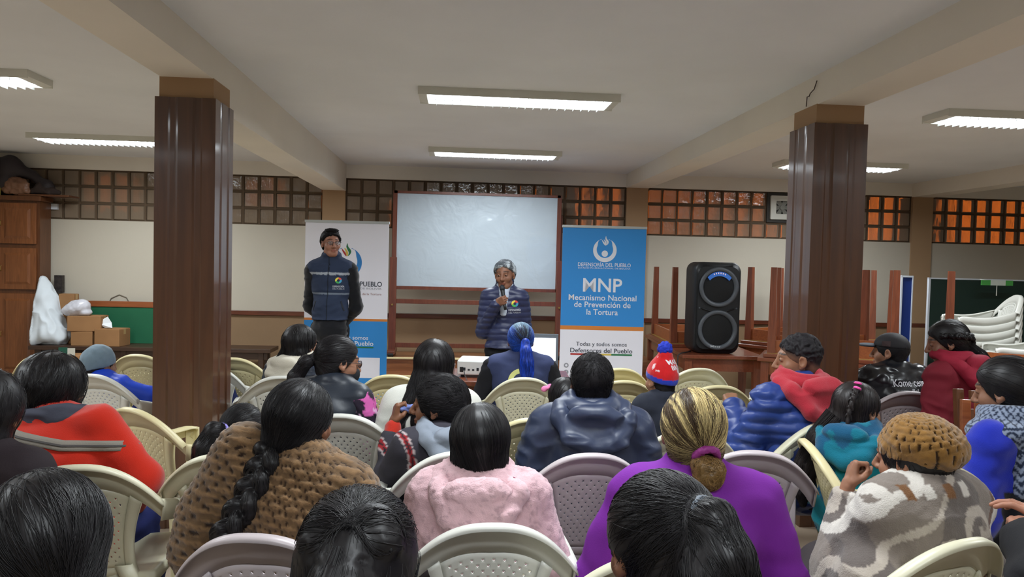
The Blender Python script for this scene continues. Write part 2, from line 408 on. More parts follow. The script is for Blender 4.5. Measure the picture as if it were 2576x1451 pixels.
# ---------------------------------------------------------------- fluorescent ceiling lights
m_house = mat('lamp housing', (214, 214, 204), 0.5, 0.4, vary=(4, 0.05))
m_lou = emitmat('fluorescent light', (236, 246, 255), LAMP_E)
m_blade = mat('louvre blade', (235, 238, 240), 0.3, 0.6)
def make_light():
    t = empty('ceiling_light', (0, 0, 0), 0, 'x', 'ceiling light'); a, d, h = 0.70, 0.155, 0.055
    f = MB()
    f.box(-a, a, -d, d, -0.012, 0); f.box(-a, a, -d, -d+0.008, -h, -0.012); f.box(-a, a, d-0.008, d, -h, -0.012)
    for s in (-1, 1): f.add([(s*a, -d, 0), (s*a, d, 0), (s*a, d, -h*0.8), (s*a, -d, -h*0.8), (s*(a-0.06), -d, 0), (s*(a-0.06), d, 0), (s*(a-0.06), d, -h), (s*(a-0.06), -d, -h)],
        [(0, 1, 2, 3), (7, 6, 5, 4), (0, 3, 7, 4), (2, 1, 5, 6), (3, 2, 6, 7), (1, 0, 4, 5)])
    f.build('housing', m_house, t)
    for s in (-1, 1):
        MB().tube([(-a+0.07, s*0.065, -0.046), (a-0.07, s*0.065, -0.046)], 0.019, 10).build('fluorescent_tube', m_lou, t, True)
    l = MB(); n = 22
    for i in range(1, n): x = -a+0.06+(2*a-0.12)*i/n; l.box(x-0.0015, x+0.0015, -d+0.012, d-0.012, -h-0.018, -h+0.006)
    l.box(-a+0.06, a-0.06, -0.003, 0.003, -h-0.004, -h+0.016)
    l.build('louvre', m_blade, t)
    ld = bpy.data.lights.new('lamp_glow', 'AREA'); ld.shape = 'RECTANGLE'; ld.size = 1.24; ld.size_y = 0.26; ld.energy = LAMP_W; ld.color = (0.90, 0.96, 1.0); ld.spread = math.radians(166)
    lo = bpy.data.objects.new('lamp_glow', ld); link(lo, t); lo.location = (0, 0, -0.078)
    return t
L0 = make_light(); first = True
for yi, Y in enumerate((7.92, 5.26, 2.6, -0.06)):
    for xi, X in enumerate(((-3.62, 0.38, 4.19) if yi == 0 else (-3.53, 0.41, 4.2))):
        side = ('left', 'centre', 'right')[xi]
        lab = {0: 'white louvred fluorescent ceiling light near the far wall in the %s bay', 1: 'white louvred fluorescent ceiling light in the %s bay, nearer one over the audience', 2: 'louvred ceiling light above the photographer in the %s bay', 3: 'louvred ceiling light in the %s bay just behind the photographer', 4: 'louvred ceiling light in the %s bay at the rear of the hall'}[yi] % side
        if first: o = L0; o.location = (X, Y, ZC); o['label'] = lab; o['group'] = 'fluorescent ceiling lights'; first = False
        else: o = dup(L0, (X, Y, ZC), 0, lab, 'fluorescent ceiling lights')
# ---------------------------------------------------------------- plastic armchairs
m_cream = mat('cream plastic', (214, 210, 184), 0.35, 0.45, vary=(3, 0.03))
m_white = mat('white plastic', (212, 212, 204), 0.35, 0.45, vary=(3, 0.03))
m_yellow = mat('yellowed plastic', (214, 203, 158), 0.38, 0.45, vary=(3, 0.04))
m_mauve = mat('greyed plastic', (186, 176, 178), 0.35, 0.45, vary=(3, 0.03))
def back_y(x, z): return -0.225-0.13*(z-0.40)/0.45+0.85*x*x
def make_chair():
    t = empty('plastic_armchair', (0, 0, 0), 0, 'x', 'chair')
    # backrest: arched band, rolled rim, fluted ribs and perforated fan
    V = []; Fc = []; hx = 0.245
    def add(vs, fs):
        n = len(V); V.extend(vs); Fc.extend([tuple(i+n for i in f) for f in fs])
    n = 36; rows = []
    for i in range(n+1):
        u = -1+2*i/n; x = hx*u; zt = 0.865-0.165*abs(u)**2.4; bw = 0.088-0.012*abs(u)
        nx = np.array([u*0.45, -1.0, 0.25]); nx /= np.linalg.norm(nx)
        y0 = back_y(x, zt)
        rows.append([(x*1.03, y0-0.026, zt-0.010), (x*1.02, y0-0.020, zt+0.001), (x, y0, zt+0.004), (x, y0+0.012, zt-0.004), (x*0.995, back_y(x, zt-bw*0.5)+0.012, zt-bw*0.5), (x*0.99, back_y(x, zt-bw)+0.012, zt-bw)])
    m = len(rows[0]); add([p for r in rows for p in r], [(i*m+j, i*m+j+1, (i+1)*m+j+1, (i+1)*m+j) for i in range(n) for j in range(m-1)])
    def hwid(v): return 0.178-0.095*v+0.062*max(v, 0)**2.2
    def ztop(x): return 0.865-0.165*abs(x/hx)**2.4-0.078
    def fanp(u, v, off=0.0):
        x = hwid(v)*u; zt = ztop(hwid(0)*u); z = zt+(0.435-zt)*v
        return (x, back_y(x, z)+0.012+off, z)
    nu, nv = 18, 17; us = np.linspace(-0.82, 0.82, nu+1); vs = np.linspace(0.03, 0.93, nv+1)
    g = {}
    for i in range(nu+1):
        for j in range(nv+1):
            g[i, j] = len(V); V.append(fanp(us[i], vs[j], 0.004))
    for i in range(nu):
        for j in range(nv):
            q = (g[i, j], g[i, j+1], g[i+1, j+1], g[i+1, j])
            if (i+j) % 2 == 0 and 0 < i < nu-1 and 0 < j < nv-1:
                cu, cv = (us[i]+us[i+1])/2, (vs[j]+vs[j+1])/2; du, dv = (us[i+1]-us[i])*0.33, (vs[j+1]-vs[j])*0.27
                b = len(V); V.extend([fanp(cu-du, cv, 0.004), fanp(cu, cv+dv, 0.004), fanp(cu+du, cv, 0.004), fanp(cu, cv-dv, 0.004)])
                Fc.extend([(q[0], q[1], b), (q[1], b+1, b), (q[1], q[2], b+1), (q[2], b+2, b+1), (q[2], q[3], b+2), (q[3], b+3, b+2), (q[3], q[0], b+3), (q[0], b, b+3)])
            else: Fc.append(q)
    for s in (-1, 1):                                   # ribs beside the perforated field, step at their inner edge
        rib = []
        for j in range(25):
            v = j/24*1.04; rib.append([fanp(s*0.82, min(v, 1.04), 0.004), fanp(s*0.83, v, -0.006), fanp(s*0.99, v, -0.006), fanp(s*1.0, v, 0.012)])
        add([p for r in rib for p in r], [((j*4+k, j*4+k+1, (j+1)*4+k+1, (j+1)*4+k) if s < 0 else (j*4+k, (j+1)*4+k, (j+1)*4+k+1, j*4+k+1)) for j in range(24) for k in range(3)])
    for (v0, v1) in ((-0.02, 0.03), (0.93, 1.04)):      # closing strips above and below the field
        add([fanp(-0.83+1.66*i/12, v, 0.004) for v in (v0, v1) for i in range(13)], [(i, i+13, i+14, i+1) for i in range(12)])
    o = meshobj('backrest', V, Fc, m_cream, t); md = o.modifiers.new('s', 'SOLIDIFY'); md.thickness = 0.005; md.offset = 0
    for s in (-1, 1):
        P = np.array([(0.242, -0.262, 0.707), (0.262, -0.20, 0.688), (0.274, -0.13, 0.668), (0.281, -0.05, 0.650), (0.282, 0.03, 0.643), (0.277, 0.11, 0.646), (0.268, 0.17, 0.652), (0.262, 0.205, 0.645), (0.258, 0.222, 0.62)])
        k = len(P); tt = np.linspace(0, k-1, 33); P = np.stack([np.interp(tt, range(k), P[:, i]) for i in range(3)], 1)
        for _ in range(3): P[1:-1] = (P[:-2]+2*P[1:-1]+P[2:])/4
        rows = []
        for i, p in enumerate(P):
            a = i/32; fl = 0.006+0.052*min(1, a*1.8)*(1-0.5*max(0, a-0.85)/0.15); sk = 0.075-0.022*a
            rows.append([(s*(p[0]-fl), p[1]+0.01*(1-a), p[2]-0.006), (s*(p[0]-fl*0.5), p[1]+0.004*(1-a), p[2]+0.003), (s*p[0], p[1], p[2]), (s*(p[0]+0.004), p[1], p[2]-0.008), (s*(p[0]-0.004), p[1]+0.006*(1-a), p[2]-sk)])
        m = 5; V = [q for r in rows for q in r]
        Fc = [((i*m+j, i*m+j+1, (i+1)*m+j+1, (i+1)*m+j) if s > 0 else (i*m+j, (i+1)*m+j, (i+1)*m+j+1, i*m+j+1)) for i in range(32) for j in range(m-1)]
        o = meshobj('armrest', V, Fc, m_cream, t); md = o.modifiers.new('s', 'SOLIDIFY'); md.thickness = 0.005; md.offset = 0
    # seat: dished plate with rolled front and side skirts
    V = []; Fc = []; nx, ny = 14, 14
    for j in range(ny+1):
        for i in range(nx+1):
            u = -1+2*i/nx; v = j/ny; y = -0.215+0.44*v; hwx = 0.205+0.03*v
            z = 0.432-0.022*math.sin(math.pi*min(1, v*1.1))*(1-u*u*0.7)+(0 if v < 0.9 else -0.35*(v-0.9)**1.5)
            V.append((hwx*u, y, z))
    Fc = [(j*(nx+1)+i, j*(nx+1)+i+1, (j+1)*(nx+1)+i+1, (j+1)*(nx+1)+i) for j in range(ny) for i in range(nx)]
    b = len(V); rim = [j*(nx+1) for j in range(ny, -1, -1)]+list(range(1, nx+1))+[j*(nx+1)+nx for j in range(1, ny+1)]+[ny*(nx+1)+i for i in range(nx-1, 0, -1)]
    for r in rim: x, y, z = V[r]; V.append((x*1.02, y*1.02, z-0.045))
    q = len(rim); Fc += [(rim[i], b+i, b+(i+1) % q, rim[(i+1) % q]) for i in range(q)]
    o = meshobj('seat', V, Fc, m_cream, t); md = o.modifiers.new('s', 'SOLIDIFY'); md.thickness = 0.006; md.offset = -1
    for s in (-1, 1):                                   # front legs rise to the arms; rear legs splay from the back ribs
        for nm, top, bot, wt, wb in (('f', (0.262, 0.212, 0.645), (0.275, 0.235, 0.0), 0.050, 0.036), ('r', (0.135, -0.232, 0.47), (0.245, -0.305, 0.0), 0.055, 0.036)):
            rows = []; dy = 1 if nm == 'f' else -1
            for i in range(13):
                a = i/12; p = np.array(top)*(1-a)+np.array(bot)*a; wd_ = wt*(1-a)+wb*a
                if nm == 'r': p[0] = top[0]+(bot[0]-top[0])*(a**0.75)
                rows.append([(s*(p[0]-wd_), p[1]+0.002, p[2]), (s*(p[0]-wd_*0.5), p[1]+dy*0.006, p[2]), (s*p[0], p[1], p[2]), (s*(p[0]-0.004), p[1]-dy*wd_*0.9, p[2])])
            m = 4; o = meshobj('leg', [r for w_ in rows for r in w_], [((i*m+j, i*m+j+1, (i+1)*m+j+1, (i+1)*m+j) if s*dy > 0 else (i*m+j, (i+1)*m+j, (i+1)*m+j+1, i*m+j+1)) for i in range(12) for j in range(3)], m_cream, t)
            md = o.modifiers.new('s', 'SOLIDIFY'); md.thickness = 0.006; md.offset = 0
    return t
CH0 = make_chair(); CHN = [0]
CH_TOP = (0.0, back_y(0, 0.865), 0.865)
def chair(px, D, rz, m, label, dz=0.0, group='plastic armchairs of the audience'):
    """px, D: image column and depth of the top of the back"""
    p = atz(px, D, 0.865); a = math.radians(rz); ty = CH_TOP[1]
    loc = (p[0]+math.sin(a)*ty, p[1]-math.cos(a)*ty, dz)
    if CHN[0] == 0:
        o = CH0; o.location = loc; o.rotation_euler = (0, 0, a); o['label'] = label; o['group'] = group
        for c in o.children: c.material_slots[0].link = 'OBJECT'; c.material_slots[0].material = m
    else: o = dup(CH0, loc, a, label, group, m)
    CHN[0] += 1
    return o
chair(195, 2.48, 8, m_cream, 'cream perforated plastic armchair behind the woman in the red sweater')
chair(640, 1.90, -6, m_mauve, 'greyish plastic armchair in front of the camera behind the crocheted brown shawl')
chair(1240, 2.02, 0, m_white, 'white plastic armchair behind the pink fleece hoodie at bottom centre')
chair(1660, 1.84, 4, m_cream, 'plastic armchair behind the woman in purple, mostly hidden by a black ponytail')
chair(2432, 1.99, 18, m_cream, 'cream plastic armchair behind the lady wrapped in the patterned blanket')
chair(1155, 2.78, 10, m_white, 'pale plastic armchair behind the boy eating, left of the black bobbed head')
chair(1490, 2.80, 0, m_mauve, 'greyish perforated plastic armchair behind the man in the navy hooded jacket')
chair(1905, 2.90, -14, m_mauve, 'empty greyish plastic armchair right of the woman in purple')
chair(2070, 3.50, 28, m_cream, 'plastic armchair turned left behind the man in blue puffer jacket')
chair(2030, 3.10, -102, m_yellow, 'yellowed plastic armchair with long arm under the girl in teal hoodie')
chair(2290, 4.45, 0, m_mauve, 'greyish plastic armchair behind the man in black cap and jacket')
chair(1560, 5.15, 0, m_yellow, 'yellowed plastic armchair in front of the blue standing banner')
chair(1572, 4.60, -4, m_yellow, 'yellowed plastic armchair left of the child in red pompom hat')
chair(1762, 5.25, 0, m_cream, 'cream plastic armchair below the black loudspeaker table')
chair(1812, 4.50, -4, m_yellow, 'yellowed plastic armchair right of the child in red pompom hat')
chair(1985, 5.00, 22, m_white, 'white plastic armchair in front of the man with red hood')
chair(1320, 4.62, 0, m_cream, 'cream plastic armchair behind the woman with blue ponytail')
chair(985, 4.60, 2, m_yellow, 'yellowed plastic armchair left of the woman in white sweater')
chair(1345, 3.42, 4, m_yellow, 'yellowed plastic armchair peeking out left of the navy hooded jacket')
chair(862, 3.40, -10, m_white, 'grey-white plastic armchair behind the masked woman in black vest')
chair(706, 4.45, 14, m_white, 'grey-white plastic armchair behind the long-haired girl with white hood')
chair(585, 5.20, -4, m_yellow, 'yellowed plastic armchair just right of the left wooden column')
chair(512, 4.88, 0, m_white, 'greyish plastic armchair mostly hidden by the left wooden column')
chair(345, 5.25, -6, m_yellow, 'yellowed plastic armchair between grey beanie and left column')
chair(112, 5.15, 4, m_yellow, 'yellowed plastic armchair at far left in front of the wooden cabinet')
chair(232, 4.35, -16, m_white, 'greyish plastic armchair behind the child in grey beanie')
chair(330, 3.42, -30, m_yellow, 'yellowed plastic armchair with empty white seat at the foot of left column')
chair(560, 2.66, 2, m_cream, 'cream plastic armchair behind the little girl with lilac hair tie')
chair(1740, 3.25, -2, m_cream, 'cream plastic armchair hidden behind the blond head')
chair(2352, 2.78, -22, m_yellow, 'yellowed plastic armchair beside the woman in zigzag scarf')
# ---------------------------------------------------------------- furniture along the far wall
def cxy(l, D):                          # lateral / depth of the view -> floor coordinates
    return (D*math.sin(YAW)+l*math.cos(YAW), D*math.cos(YAW)-l*math.sin(YAW))
m_cab = wood('cabinet wood', (108, 62, 30), (130, 78, 42), rough=0.4, coat=0.3)
m_cabd = wood('cabinet dark wood', (82, 46, 24), (100, 60, 32), rough=0.4, coat=0.3)
m_tab = wood('table wood', (104, 52, 34), (124, 66, 42), rough=0.32, coat=0.4, axis='Y')
m_leg = wood('table leg wood', (100, 50, 30), (126, 66, 40), rough=0.4, coat=0.2)
m_orange = wood('table apron wood', (126, 66, 34), (150, 84, 44), rough=0.4, coat=0.2, axis='X')
m_ply = wood('plywood underside', (140, 108, 52), (158, 124, 64), rough=0.6, coat=0.0, axis='Y')
m_dark = wood('dark bench wood', (52, 34, 24), (70, 48, 34), axis='X', rough=0.45, coat=0.1)
m_card = mat('cardboard', (150, 112, 76), 0.85, 0.15, vary=(5, 0.08))
m_black = mat('black plastic', (24, 26, 29), 0.45, 0.4, bump=(120, 0.05))
m_brass = mat('brass', (170, 140, 80), 0.35, 0.5, metal=0.8)
xr = ony(98, 700, 9.17)[0]
t = empty('wooden_cabinet', (0, 0, 0), 0, 'tall varnished wooden cabinet with panelled doors at left end of far wall', 'cabinet')
XC = XL+0.02; b = MB(); b.box(XC, xr, 9.19, YW-0.035, 0, 2.18); b.box(XC, xr+0.03, 9.14, YW-0.035, 2.18, 2.235, c=0.005); b.box(XC, xr, 9.175, 9.19, 0, 0.1); b.build('carcass', m_cabd, t)
x1 = xr-0.035
for k in range(3):
    xa = x1-(k+1)*0.43+0.012; xb = x1-k*0.43
    for (za, zb) in ((0.12, 1.08), (1.13, 1.62), (1.67, 2.15)):
        d = MB(); y = 9.165; d.box(xa, xb, y, y+0.025, za, zb, c=0.003)
        i = 0.06; d.add([(xa+i, y-0.001, za+i), (xb-i, y-0.001, za+i), (xb-i, y-0.001, zb-i), (xa+i, y-0.001, zb-i), (xa+i+0.03, y-0.012, za+i+0.03), (xb-i-0.03, y-0.012, za+i+0.03), (xb-i-0.03, y-0.012, zb-i-0.03), (xa+i+0.03, y-0.012, zb-i-0.03)],
            [(0, 1, 5, 4), (1, 2, 6, 5), (2, 3, 7, 6), (3, 0, 4, 7), (4, 5, 6, 7)])
        dd = d.build('door', m_cab, t)
        MB().tube([(xa+0.03, y-0.002, (za+zb)/2-0.03), (xa+0.03, y-0.02, (za+zb)/2-0.02), (xa+0.03, y-0.02, (za+zb)/2+0.02), (xa+0.03, y-0.002, (za+zb)/2+0.03)], 0.005, 6).build('handle', m_brass, dd)
def lump(name, prims, h, m, label, cat, amp=0.012, fr=9, seed=1, k=0.04, parent=None, ridg=False):
    V, F = nets(prims, h, k); N = vnormals(V, F); n = fbm(V*fr, seed, 3)
    if ridg: n = 1-2*np.abs(n)
    V = V+N*(n*amp)[:, None]; o = meshobj(name, V, F, m, parent)
    if label: tag(o, label, cat)
    return o
zt = 2.236
p = lambda px, py, Y=9.27: ony(px, py, Y)
a = p(20, 430); c_ = p(60, 400); d_ = p(108, 440); e_ = p(118, 478)
lump('dark_bundle', [C((a[0]-0.5, 9.28, zt+0.2), (a[0]+0.05, 9.28, zt+0.34), 0.15, 0.13), C((a[0]+0.05, 9.28, zt+0.34), (d_[0]-0.1, 9.28, zt+0.25), 0.12, 0.04), C((a[0]-0.4, 9.28, zt+0.155), (a[0]+0.0, 9.28, zt+0.155), 0.14), C((d_[0]-0.1, 9.28, zt+0.25), (e_[0]-0.02, 9.28, zt+0.125), 0.04, 0.09)], 0.02, mat('dark bag cloth', (44, 38, 42), 0.6, vary=(4, 0.15)), 'dark cloth bundle on top of the wooden cabinet', 'bundle', 0.02, 6)
lump('brown_bag', [E((p(45, 470)[0], 9.20, zt+0.12), (0.17, 0.05, 0.095)), C((p(30, 470)[0], 9.2, zt+0.08), (p(80, 470)[0], 9.2, zt+0.05), 0.05, 0.03)], 0.012, mat('brown plastic bag', (124, 88, 66), 0.35, 0.5, vary=(6, 0.1)), 'crumpled brown plastic bag on the cabinet top', 'bag', 0.014, 14, ridg=True)
lump('dark_cloth', [C((p(105, 480)[0], 9.25, zt+0.1), (p(150, 500)[0], 9.25, zt+0.055), 0.07, 0.03), C((p(80, 480)[0], 9.22, zt+0.065), (p(130, 500)[0], 9.2, zt+0.05), 0.035)], 0.012, mat('dark brown cloth', (52, 40, 36), 0.8), 'dark crumpled cloth at right end of cabinet top', 'cloth', 0.014, 12)
o = MB().box(p(2, 470)[0]-0.02, p(14, 470)[0], 9.15, 9.18, zt, zt+0.2, c=0.004).build('yellow_box', mat('yellow carton', (164, 146, 70), 0.7)); tag(o, 'small yellowish box at left edge on the cabinet top', 'box')
o = MB().box(p(60, 500)[0], p(186, 500)[0], 9.15, 9.4, zt+0.001, zt+0.022, c=0.003).build('plank', m_cabd); tag(o, 'thin dark plank overhanging right end of cabinet top', 'plank')
# long low bench with boxes and the leaning green board
bx0, bx1 = xr+0.015, p(690, 870, 9.1)[0]
t = empty('low_bench', (0, 0, 0), 0, 'long low dark wooden bench along the far wall, left of the white banner', 'bench')
MB().box(bx0, bx1, 8.92, 9.32, 0.445, 0.49, c=0.004).build('bench_top', m_dark, t)
MB().box(bx0+0.05, bx1-0.05, 8.96, 8.98, 0.36, 0.445).build('apron', m_dark, t)
for x in (bx0+0.1, bx0+1.05, bx0+1.95, bx1-0.12):
    for y in (8.98, 9.26): MB().box(x-0.03, x+0.03, y-0.03, y+0.03, 0, 0.445, c=0.004).build('leg', m_dark, t)
gx0, gx1 = p(196, 800, 9.35)[0], p(505, 800, 9.35)[0]
t = empty('green_board', (0, 0, 0), 0, 'green board with brown wooden frame standing on the low bench', 'board')
MB().box(gx0, gx1, 9.34, 9.36, 0.49, 0.93).build('panel', mat('board green', (32, 96, 66), 0.6, 0.3, vary=(3, 0.08)), t)
MB().box(gx0-0.25, gx1+0.03, 9.33, 9.38, 0.93, 1.0, c=0.004).build('frame', m_orange, t)
def carton(px0, px1, zb, h, Y, dep, rz, label, m=m_card):
    xa, xb = p(px0, 850, Y)[0], p(px1, 850, Y)[0]; w = (xb-xa)
    t = empty('cardboard_box', ((xa+xb)/2, Y+dep/2, zb), math.radians(rz), label, 'box')
    MB().box(-w/2, w/2, -dep/2, dep/2, 0, h, c=0.004).build('box_body', m, t)
    MB().box(-w*0.5-0.001, w*0.5+0.001, -0.025, 0.025, h-0.06, h+0.001).build('packing_tape', mat('packing tape', (176, 146, 100), 0.4), t)
    for s in (-1, 1): MB().box(-w/2+0.004, w/2-0.004, min(0.003*s, (dep/2-0.005)*s), max(0.003*s, (dep/2-0.005)*s), h+0.0005, h+0.004).build('flap', m, t)
    return t
carton(178, 232, 0.49, 0.165, 9.0, 0.22, 0, 'cardboard box at the left of the bench, lower of the stack')
carton(168, 250, 0.66, 0.175, 9.0, 0.24, 4, 'cardboard box on top of the stack, under a white plastic bag')
carton(238, 304, 0.49, 0.20, 8.96, 0.24, -6, 'cardboard box at right of the stack with white paper on top')
carton(147, 186, 0.84, 0.24, 9.2, 0.12, 0, 'small cardboard box standing behind, beside the white draped cloth')
carton(140, 190, 0.49, 0.34, 9.19, 0.12, 0, 'cardboard box at the back hidden under the small box')
carton(120, 192, 0.0, 0.42, 8.55, 0.3, 8, 'cardboard box on the floor in front of the white draped cloth')
lump('white_plastic_bag', [E((p(212, 790)[0], 9.1, 0.925), (0.155, 0.10, 0.095), rotm(y=-22)), E((p(196, 795)[0], 9.1, 0.885), (0.11, 0.09, 0.05)), E((p(232, 795)[0], 9.1, 0.87), (0.07, 0.07, 0.04))], 0.01, mat('translucent bag', (198, 198, 206), 0.25, 0.5, vary=(5, 0.06)), 'shiny whitish plastic bag lying on the stacked boxes', 'bag', 0.01, 12)
q = p(262, 820, 9.0)
o = meshobj('white_paper', [(q[0]-0.075, 9.05, 0.745), (q[0]-0.02, 9.06, 0.70), (q[0]+0.07, 9.05, 0.70), (q[0]+0.03, 9.12, 0.76), (q[0]-0.01, 9.11, 0.83), (q[0]-0.08, 9.07, 0.78)], [(0, 1, 2, 3), (0, 3, 4, 5)], mat('white paper', (216, 220, 222), 0.7), smooth=False)
o.modifiers.new('s', 'SOLIDIFY').thickness = 0.004; tag(o, 'crumpled white paper on the right cardboard box', 'paper')
q0, q1 = p(100, 700, 9.05), p(172, 860, 9.05)
V, F = nets([C((xr-0.02, 9.22, 1.22), (xr+0.05, 9.2, 0.95), 0.085, 0.16), C((xr+0.04, 9.2, 0.95), (xr+0.09, 9.17, 0.66), 0.16, 0.22), E((xr+0.10, 9.15, 0.58), (0.27, 0.20, 0.13)), AND(PL((xr+0.006, 0, 0), (-1, 0, 0)), 0.004), AND(PL((0, 0, 0.492), (0, 0, -1)), 0.006), AND(PL((0, 9.43, 0), (0, 1, 0)), 0.006)], 0.011, 0.06); N = vnormals(V, F)
rr_ = 1-2.2*np.abs(fbm(V*np.array([7, 7, 3.0]), 5, 2)); V = V+N*(0.026*rr_*(N[:, 1] < 0.3)*(V[:, 0] > xr+0.02))[:, None]; V[:, 0] = np.maximum(V[:, 0], xr+0.004); V[:, 2] = np.maximum(V[:, 2], 0.491)
o = meshobj('white_draped_cloth', V, F, mat('white cloth', (206, 214, 220), 0.75, bump=(30, 0.1))); tag(o, 'white cloth draped over a bundle beside the wooden cabinet', 'cloth')
o = MB().box(p(136, 715, 9.36)[0], p(157, 715, 9.36)[0], 9.36, 9.41, 1.09, 1.30).build('printed_box', mat('printed dark carton', (50, 44, 42), 0.5, vary=(30, 0.6))); tag(o, 'dark printed box against the wall above the white cloth', 'box')
q = p(172, 868, 8.6)
t = empty('folded_card', (q[0], 8.6, 0.421), math.radians(10), 'green and white folded card on the floor box', 'card')
MB().box(-0.09, 0.0, -0.03, -0.02, 0, 0.10).build('green_side', mat('dark green card', (24, 78, 62), 0.6), t)
MB().box(0.0, 0.075, -0.03, -0.02, 0, 0.09).build('white_side', mat('light card', (190, 188, 176), 0.7), t)
q = [p(272, 765, YW-0.006), p(280, 750, YW-0.006), p(300, 741, YW-0.006), p(318, 748, YW-0.006), p(328, 766, YW-0.006)]
o = MB().tube(q, 0.006, 6).build('cable', mat('grey cable', (120, 112, 98), 0.6), smooth=True); tag(o, 'thin grey cable looping on the wall above the green board', 'cable')
o = MB().box(p(127, 520, YW-0.02)[0], p(144, 520, YW-0.02)[0], YW-0.02, YW+0.011, 2.1, 2.17).build('small_label', mat('white sticker', (205, 210, 215), 0.5)); tag(o, 'small white sticker on the glass blocks beside the cabinet', 'sticker')

# ---------------------------------------------------------------- tables, upright and upside down
def make_table(L=1.5, Wd=0.7, h=0.84, ap=m_tab, under=True):
    t = empty('wooden_table', (0, 0, 0), 0, 'x', 'table')
    MB().box(-Wd/2, Wd/2, -L/2, L/2, h-0.035, h, c=0.005).build('table_top', m_tab, t)
    MB().box(-Wd/2+0.03, Wd/2-0.03, -L/2+0.03, L/2-0.03, h-0.042, h-0.0355).build('underside', m_ply, t)
    i = 0.05
    f = MB(); f.box(-Wd/2+i, Wd/2-i, -L/2+i, -L/2+i+0.022, h-0.16, h-0.042); f.box(-Wd/2+i, Wd/2-i, L/2-i-0.022, L/2-i, h-0.16, h-0.042)
    f.box(-Wd/2+i, -Wd/2+i+0.022, -L/2+i, L/2-i, h-0.16, h-0.042); f.box(Wd/2-i-0.022, Wd/2-i, -L/2+i, L/2-i, h-0.16, h-0.042)
    f.build('apron', ap, t)
    for sx in (-1, 1):
        for sy in (-1, 1):
            cx, cy = sx*(Wd/2-i-0.015), sy*(L/2-i-0.015); b = MB(); z1 = h-0.042; r, r2 = 0.036, 0.026
            b.add([(cx-r2, cy-r2, 0), (cx+r2, cy-r2, 0), (cx+r2, cy+r2, 0), (cx-r2, cy+r2, 0), (cx-r, cy-r, z1), (cx+r, cy-r, z1), (cx+r, cy+r, z1), (cx-r, cy+r, z1)], [(3, 2, 1, 0), (4, 5, 6, 7), (0, 1, 5, 4), (1, 2, 6, 5), (2, 3, 7, 6), (3, 0, 4, 7)])
            b.build('leg', m_leg, t)
    return t
def place(t, l, D, ang, label, z=0.0, flip=False, group='wooden tables by the far wall', h=0.84):
    x, y = cxy(l, D); t.location = (x, y, z+(h if flip else 0)); t.rotation_euler = (0, math.pi if flip else 0, -YAW+math.radians(ang)); t['label'] = label; t['group'] = group
    return t
g = 'wooden tables by the far wall'
TA = make_table(2.05, 0.80, 0.74, m_tab); place(TA, 2.06, 8.13, 0, 'long brown wooden table carrying the black loudspeaker')
U0 = make_table(1.15, 0.66, 0.84, m_orange)
def tdup(l, D, ang, label, z, flip): return place(dup(U0, (0, 0, 0), 0, 'x', g), l, D, ang, label, z, flip)
place(U0, 1.98, 8.30, 0, 'upside-down wooden table behind the loudspeaker with legs in the air', 0.741, True)
TB = make_table(1.25, 0.72, 0.76, m_orange)
for k, (l, D, ang, up, low) in enumerate(((3.17, 7.95, 42, 'upside-down wooden table left of the right column, showing its yellowish underside', 'wooden table under the upside-down one left of the right column'),
        (3.75, 8.95, 78, 'upside-down wooden table against the far wall behind the right column', 'wooden table against the far wall supporting an upside-down one'),
        (3.02, 6.95, 66, 'upside-down wooden table just behind the right column, legs showing on both sides', 'wooden table just behind the right column under an upside-down one'),
        (4.12, 5.94, 59, 'upside-down wooden table at right in front of the stacked white chairs', 'wooden table at right under the upside-down one by the stacked chairs'))):
    tdup(l, D, ang, up, 0.762, True)
    place(TB if k == 0 else dup(TB, (0, 0, 0), 0, 'x', g), l, D, ang, low, h=0.76)
# loudspeaker
def rrect(w, h, r, n=8):
    P = []
    for cx, cz, a0 in ((w/2-r, h/2-r, 0), (-w/2+r, h/2-r, 90), (-w/2+r, -h/2+r, 180), (w/2-r, -h/2+r, 270)):
        for i in range(n+1): a = math.radians(a0+90*i/n); P.append((cx+r*math.cos(a), cz+r*math.sin(a)))
    return P
x, y = cxy(2.01, 7.40); H = 0.90
t = empty('loudspeaker', (x, y, 0.741), -YAW+math.radians(4), 'tall black loudspeaker with two ringed drivers on the brown table', 'loudspeaker')
b = MB(); rings = []
for (yy, sc) in ((0.17, 0.93), (0.15, 1.0), (-0.13, 1.0), (-0.16, 0.97), (-0.165, 0.90)):
    rings.append([(px_*sc, yy, pz*sc+H/2) for px_, pz in rrect(0.455, H-0.002, 0.085)])
n = len(rings[0]); V = [q for r in rings for q in r]
b.add(V, [(i*n+k, i*n+(k+1) % n, (i+1)*n+(k+1) % n, (i+1)*n+k) for i in range(4) for k in range(n)]+[tuple(range(n)), tuple(range(5*n-1, 4*n-1, -1))]); cb = b.build('cabinet_body', m_black, t, True)
cb.data.polygons.foreach_set('use_smooth', [len(pl.vertices) == 4 for pl in cb.data.polygons])
m_ring = mat('grey driver ring', (74, 79, 86), 0.45, 0.5); m_cone = mat('driver grille', (20, 21, 23), 0.7, 0.3, bump=(300, 0.5))
